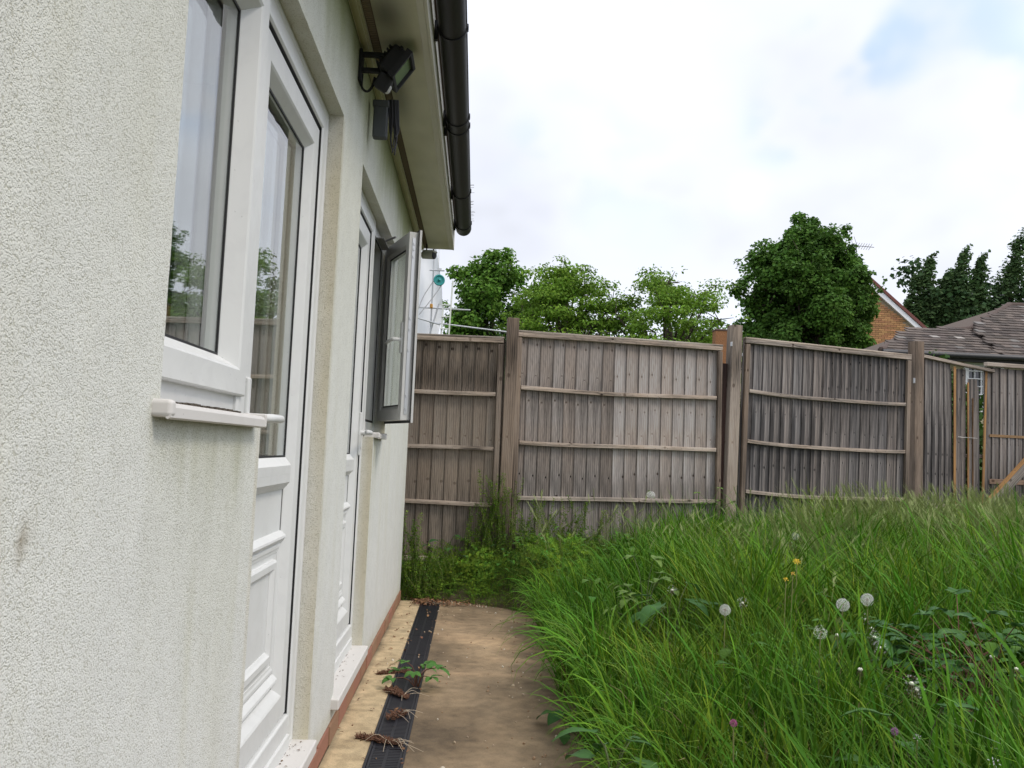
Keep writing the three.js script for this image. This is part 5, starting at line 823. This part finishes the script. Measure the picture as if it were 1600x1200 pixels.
// dandelions
{
  const R = rng(700), filM = new THREE.MeshPhysicalMaterial({ color: lin(0.85, 0.85, 0.82), roughness: 0.9, transmission: 0.4, thickness: 0, side: THREE.DoubleSide }), seedM = std({ color: lin(0.22, 0.17, 0.09) }), stalk = std({ color: lin(0.2, 0.2, 0.07), roughness: 0.6 }), bald = std({ color: lin(0.75, 0.72, 0.62), roughness: 0.7 }), bract = std({ color: lin(0.12, 0.1, 0.05) });
  const clock = (part, seed) => {
    const Q = rng(seed), P = [], I = [], S = [], r0 = 0.006, r1 = 0.026; const n = 150;
    for (let k = 0; k < n; k++) {
      const y = 1 - 2 * (k + 0.5) / n, a = k * 2.39996; if (Q() > part) continue; const d = V(Math.cos(a) * Math.sqrt(1 - y * y), y, Math.sin(a) * Math.sqrt(1 - y * y)), u = V(0.3, 0.5, 0.8).cross(d).normalize(), v = d.clone().cross(u), c = d.clone().multiplyScalar(r1 * (0.94 + 0.1 * Q()) * 0.83);
      const line = (p, q, w) => { const s = q.clone().sub(p).cross(d.clone().add(V(0.01, 0.02, 0))).normalize(); if (!isFinite(s.x) || s.lengthSq() < 0.5) s.copy(u); const o = P.length / 3; P.push(p.x - s.x * w, p.y - s.y * w, p.z - s.z * w, p.x + s.x * w, p.y + s.y * w, p.z + s.z * w, q.x, q.y, q.z); I.push(o, o + 1, o + 2); };
      const s0 = d.clone().multiplyScalar(r0); { const o = P.length / 3, w = 0.00014; P.push(s0.x - u.x * w, s0.y - u.y * w, s0.z - u.z * w, s0.x + u.x * w, s0.y + u.y * w, s0.z + u.z * w, c.x, c.y, c.z); I.push(o, o + 1, o + 2); }
      for (let j = 0; j < 9; j++) { const q = j / 9 * 6.28 + Q(); line(c, c.clone().addScaledVector(u, Math.cos(q) * 0.0062).addScaledVector(v, Math.sin(q) * 0.0062).addScaledVector(d, 0.0042), 0.00034); }
      S.push(new THREE.ConeGeometry(0.0005, 0.003, 4).translate(0, 0, 0).applyQuaternion(new THREE.Quaternion().setFromUnitVectors(V(0, 1, 0), d)).translate(s0.x, s0.y, s0.z));
    }
    return [raw(P, null, null, I), join([...S, new THREE.SphereGeometry(0.0048, 10, 8)])];
  };
  const full = clock(1, 3), half = clock(0.45, 4);
  const stemTo = (t, h, bx, bz) => mesh('stem', tube([V(bx, -h, bz), V(bx * 0.4, -h * 0.5, bz * 0.5), V(0, -0.006, 0)], 0.0024, 0.0018, 6, 8), stalk, t);
  const put = (px, py, y) => { const p = onY(px, py, y); return p; };
  const clocks = [[1317, 945, 0.63, 1, 'full dandelion clock in mid-lawn, left of the close pair', 1.12], [1355, 937, 0.64, 1, 'full dandelion clock in mid-lawn, right of the close pair', 1.12], [1133, 953, 0.6, 1, 'dandelion clock nearest the path, alone in the grass', 0.95], [1243, 838, 0.66, 1, 'distant dandelion clock, upper of two below the leaning post', 1.15], [1234, 851, 0.62, 0, 'thin distant dandelion clock, just under the upper of two', 1.0], [1413, 838, 0.68, 0, 'distant half-blown dandelion clock before the dark panel', 1.15], [1282, 988, 0.6, 0, 'half-blown dandelion clock below and left of the close pair', 1.05]];
  for (const [px, py, y, f, lb, s] of clocks) { const p = put(px, py, y), t = thing('dandelion_clock', lb, 'dandelion', p.toArray()), [a, b] = f ? full : half; const h = mesh('seed_head', a, filM, t); h.scale.setScalar(s * 0.86); h.rotation.set(R(), R() * 6, R()); mesh('seed', b, seedM, t).userData.kind = 'stuff'; stemTo(t, p.y - soilY(p.x, p.z), 0.08 * (R() - 0.5), 0.06 * (R() - 0.5)); }
  { const p = at(1017, 773, 7.0), t = thing('dandelion_clock', 'lone tall dandelion clock against the pale middle fence panel', 'dandelion', p.toArray()); const h = mesh('seed_head', full[0], filM, t); h.scale.set(1.45, 1.1, 1.45); mesh('seed', full[1], seedM, t).userData.kind = 'stuff'; stemTo(t, p.y - soilY(p.x, p.z), 0.05, 0.03); }
  const core = new THREE.SphereGeometry(0.006, 12, 8).scale(1, 0.75, 1), skirt = (() => { const g = []; for (let i = 0; i < 9; i++) { const a = i / 9 * 6.28; g.push(tube([V(0, -0.003, 0), V(Math.cos(a) * 0.008, -0.008, Math.sin(a) * 0.008), V(Math.cos(a) * 0.009, -0.02, Math.sin(a) * 0.009)], 0.0016, 0.0006, 4, 4)); } return join(g); })(), wisp = clock(0.14, 8)[0];
  const bl = [[1353, 968, 0.52, 'small bald dandelion head directly under the right clock of the pair'], [1308, 992, 0.55, 'brown and white bald dandelion head beneath the left clock of the pair'], [1362, 982, 0.55, 'bald dandelion head with white wisps, top of the group below the pair'], [1366, 996, 0.54, 'bald dandelion head with white wisps, middle of the group below the pair'], [1375, 1012, 0.54, 'bald dandelion head, lowest of the group below the pair'], [1344, 1046, 0.52, 'bald dandelion head standing alone below the group of heads'], [1424, 1068, 0.52, 'bald dandelion head leaning beside the lower bramble clump'], [1432, 1078, 0.5, 'brownish bald dandelion head right of the leaning one'], [1160, 942, 0.56, 'white bald dandelion head just above the clock nearest the path'], [1050, 922, 0.5, 'white bald dandelion head at the left of the lawn'], [1550, 1026, 0.58, 'white bald dandelion head near the right edge, left of the last one'], [1588, 1045, 0.58, 'large bald dandelion head at the right edge of the picture'], [1368, 888, 0.6, 'tiny bald dandelion head in the pale grass behind the pair']];
  for (const [px, py, y, lb] of bl) { const p = put(px, py, y), t = thing('dandelion_stalk', lb, 'dandelion', p.toArray()); const s = 0.9 + 0.4 * R(); const c = mesh('receptacle', core, bald, t); c.scale.setScalar(s); mesh('bract', skirt, bract, t); if (R() > 0.35) { const w = mesh('seed_wisp', wisp, filM, t); w.rotation.set(1, R() * 6, 0.4); } stemTo(t, p.y - soilY(p.x, p.z), 0.1 * (R() - 0.5), 0.08 * (R() - 0.5)); }
  const petal = (n, r, w) => { const P = [], I = []; for (let i = 0; i < n; i++) { const a = i / n * 6.28 + (i % 3) * 0.05, o = P.length / 3, rr = r * (1 - 0.25 * (i % 3)), y = 0.003 * (i % 3); P.push(0, y, 0, Math.cos(a - w) * rr * 0.8, y + 0.003, Math.sin(a - w) * rr * 0.8, Math.cos(a) * rr, y + 0.002, Math.sin(a) * rr, Math.cos(a + w) * rr * 0.8, y + 0.003, Math.sin(a + w) * rr * 0.8); I.push(o, o + 1, o + 2, o, o + 2, o + 3); } return raw(P, null, null, I); };
  const flower = (name, cat, lb, px, py, y, g, col, sc = 1) => { const p = put(px, py, y), t = thing(name, lb, cat, p.toArray()); const f = mesh('petals', g, new THREE.MeshPhysicalMaterial({ color: lin(...col), roughness: 0.7, transmission: 0.25, thickness: 0, side: THREE.DoubleSide }), t); f.scale.setScalar(sc); f.rotation.set(0.5, R(), 0.2); mesh('flower_centre', core, bract, t).scale.set(0.5 * sc, 0.5 * sc, 0.5 * sc); stemTo(t, p.y - soilY(p.x, p.z), 0.05 * (R() - 0.5), 0.05 * (R() - 0.5)); };
  const yl = [0.8, 0.55, 0.02]; flower('yellow_flower', 'flower', 'bright yellow flower in the mid-lawn, largest of three', 1245, 878, 0.72, petal(24, 0.019, 0.12), yl); flower('yellow_flower', 'flower', 'tiny yellow flower, lowest of three in the mid-lawn', 1228, 906, 0.68, petal(12, 0.012, 0.2), yl); flower('yellow_flower', 'flower', 'tiny yellow flower between the other two in the mid-lawn', 1239, 897, 0.7, petal(12, 0.011, 0.2), [0.75, 0.45, 0.05]);
  const ball = (() => { const g = []; for (let i = 0; i < 46; i++) { const y = 1 - 1.6 * (i + 0.5) / 46, a = i * 2.4, r = Math.sqrt(Math.max(0, 1 - y * y)); g.push(new THREE.ConeGeometry(0.0013, 0.007, 4).rotateX(Math.PI).applyQuaternion(new THREE.Quaternion().setFromUnitVectors(V(0, 1, 0), V(Math.cos(a) * r, y, Math.sin(a) * r))).translate(Math.cos(a) * r * 0.006, y * 0.006, Math.sin(a) * r * 0.006)); } return join(g); })();
  flower('clover_flower', 'flower', 'pink clover flower low at the left of the lawn', 1146, 1130, 0.5, ball, [0.5, 0.12, 0.3], 1.0); flower('clover_flower', 'flower', 'mauve clover flower at the bottom of the lawn, left of the white daisy', 1398, 1143, 0.52, ball, [0.45, 0.2, 0.42], 1.0);
  flower('daisy', 'flower', 'white daisy tilted in the grass near the bottom', 1433, 1153, 0.52, petal(18, 0.011, 0.1), [0.8, 0.8, 0.82]); flower('daisy', 'flower', 'white daisy cut by the bottom edge at the right', 1553, 1192, 0.54, petal(18, 0.014, 0.1), [0.8, 0.8, 0.82]);
}
// kinds that occur more than once carry a group
const GROUPS = { fence: 'fence panels closing the end of the garden', fence_post: 'posts between the fence panels', poplar_tree: 'row of poplars beyond the bungalow', feathery_tree: 'feathery trees behind the middle fence panel', broadleaf_tree: 'leafy trees beyond the fence', dandelion_clock: 'dandelion clocks in the tall grass', dandelion_stalk: 'bald dandelion heads in the tall grass', yellow_flower: 'yellow flowers in the tall grass', clover_flower: 'clover flowers in the tall grass', daisy: 'daisies in the tall grass', bramble: 'bramble plants in the garden', nettle: 'pale leafy weeds in the grass', dock: 'broad-leaved plants in the grass', bindweed: 'heart-leaved plants in the garden', climbing_weed: 'weeds climbing the fence' };
for (const o of scene.children) { const g = GROUPS[o.name.replace(/_\d{3}$/, '')]; if (g && o.userData.label) o.userData.group = g; }
// litter, gravel, dead roots on the path
{
  const R = rng(808), G = [], Lf = [];
  for (let k = 0; k < 1500; k++) { const heap = R() < 0.62, x = heap ? 0.13 + 0.62 * R() : 0.02 + 0.9 * R(), z = heap ? -6.38 - 0.4 * Math.pow(R(), 0.6) - 0.1 * (1 - x) * 0.3 : -1.6 - 4.9 * Math.pow(R(), 0.5); if (!heap && R() > 0.25 + 0.5 * sstep(0.55, 0.9, x)) continue; const c = R() < 0.14 ? [0.6, 0.54, 0.44] : R() < 0.6 ? [0.3, 0.2, 0.12] : [0.42, 0.33, 0.23]; const s = 0.0035 + 0.007 * R() * R(); G.push({ x, y: s * 0.35, z, ry: R() * 6, rx: R() * 3, rz: R() * 3, s, c }); }
  const peb = (() => { const g = new THREE.IcosahedronGeometry(1, 1), p = g.attributes.position; for (let i = 0; i < p.count; i++) { const k = 0.75 + 0.45 * noise(p.getX(i) * 1.7 + 9, p.getY(i) * 1.7 + 9, 3); p.setXYZ(i, p.getX(i) * k, p.getY(i) * k * 0.65, p.getZ(i) * k); } g.computeVertexNormals(); return g; })();
  scatter('gravel', 'small stones and grit scattered on the path, thickest at its far end', 'gravel', [peb], G, std({ color: 0xffffff, roughness: 0.9 }));
  for (let k = 0; k < 1100; k++) { const far = R() < 0.8, x = far ? 0.08 + 0.6 * R() * R() + 0.1 * R() : 0.01 + 0.3 * R(), z = far ? -6.35 - 0.4 * R() - 0.05 * R() : -2.2 - 4.2 * R(); if (!far && R() > 0.3) continue; Lf.push({ x, y: 0.004 + 0.015 * R() * (far ? 1 : 0.2), z, ry: R() * 6.28, rx: (R() - 0.5) * 0.9, rz: (R() - 0.5) * 0.9, s: 0.5 + 0.7 * R(), c: (k2 => [k2, k2 * (0.85 + 0.2 * R()), k2 * 0.9])(0.5 + 0.8 * R()) }); }
  for (let k = 0; k < 60; k++) { const b = R() < 0.5; Lf.push({ x: -0.045 + 0.065 * R() * R(), y: 0.1725, z: b ? lerp(-2.25, -2.95, Math.sqrt(R())) : lerp(-3.5, -4.3, Math.sqrt(R())), ry: R() * 6.28, rx: 0, rz: 0, s: 0.15 + 0.3 * R(), c: [0.5, 0.5, 0.45] }); }
  scatter('leaf_litter', 'brown dead leaves and crumbs heaped at the far end of the path and drain', 'leaf litter', [ovateLeaf(0.028, 0.014, 0, 0, 20, [0.22, 0.12, 0.06]), ovateLeaf(0.02, 0.012, 0, 0, 22, [0.16, 0.085, 0.05])], Lf, std({ color: 0xffffff, roughness: 0.95, vertexColors: true }));
  function rootClump(label, a, b, width, n, strands, seed) {
    const Q = rng(seed), t = thing('root_clump', label, 'dead roots'), cr = [], cv = [];
    for (let i = 0; i < n; i++) { const f = Q(), p = a.clone().lerp(b, f), w = width * (0.35 + 0.65 * Math.sin(Math.PI * Math.min(1, f * 1.1 + 0.05))); p.x += (Q() - 0.5) * 0.01; p.z += (Q() - 0.5) * w; const y = 0.002 + Q() * w * 0.35, l = 0.006 + 0.016 * Q(), d = V(Q() - 0.5, (Q() - 0.3) * 0.6, Q() - 0.5).normalize().multiplyScalar(l); cr.push(tube([V(p.x, y, p.z), V(p.x + d.x, y + Math.abs(d.y), p.z + d.z)], 0.0028 * (0.4 + Q()), 0.0012, 4, 1)); }
    const cm = std({ color: lin(0.15, 0.075, 0.045), roughness: 1 }); mesh('root_mat', cr, cm, t).userData.kind = 'stuff';
    for (let i = 0; i < strands; i++) { const p = a.clone().lerp(b, 0.5 + 0.45 * Q()), ang = -0.4 + 5.5 * (Q() - 0.5), l = 0.06 + 0.09 * Q(); cv.push(tube([V(p.x, 0.012, p.z), V(p.x + Math.cos(ang) * l * 0.5, 0.012 + 0.022 * Q(), p.z + Math.sin(ang) * l * 0.5 + 0.02 * (Q() - 0.5)), V(p.x + Math.cos(ang) * l, 0.006, p.z + Math.sin(ang) * l + 0.03 * (Q() - 0.5))], 0.0011, 0.0007, 5, 8)); }
    if (cv.length) mesh('dry_strand', cv, std({ color: lin(0.55, 0.46, 0.34), roughness: 0.9 }), t).userData.kind = 'stuff';
  }
  rootClump('long brown roll of dead roots lying across strip and drain, nearest the camera', onY(558, 1153, 0), onY(628, 1165, 0), 0.035, 520, 10, 41);
  rootClump('thin brown strip of dead roots left of the bramble seedling', onY(590, 1054, 0), onY(640, 1050, 0), 0.03, 300, 0, 42);
  rootClump('small brown mat of dead roots just below the bramble seedling', onY(603, 1080, 0), onY(636, 1092, 0), 0.06, 380, 5, 43);
  rootClump('loose brown root crumbs on the drain above the long roll', onY(606, 1125, 0), onY(634, 1117, 0), 0.07, 170, 5, 44);
}
renderer.render(scene, camera);
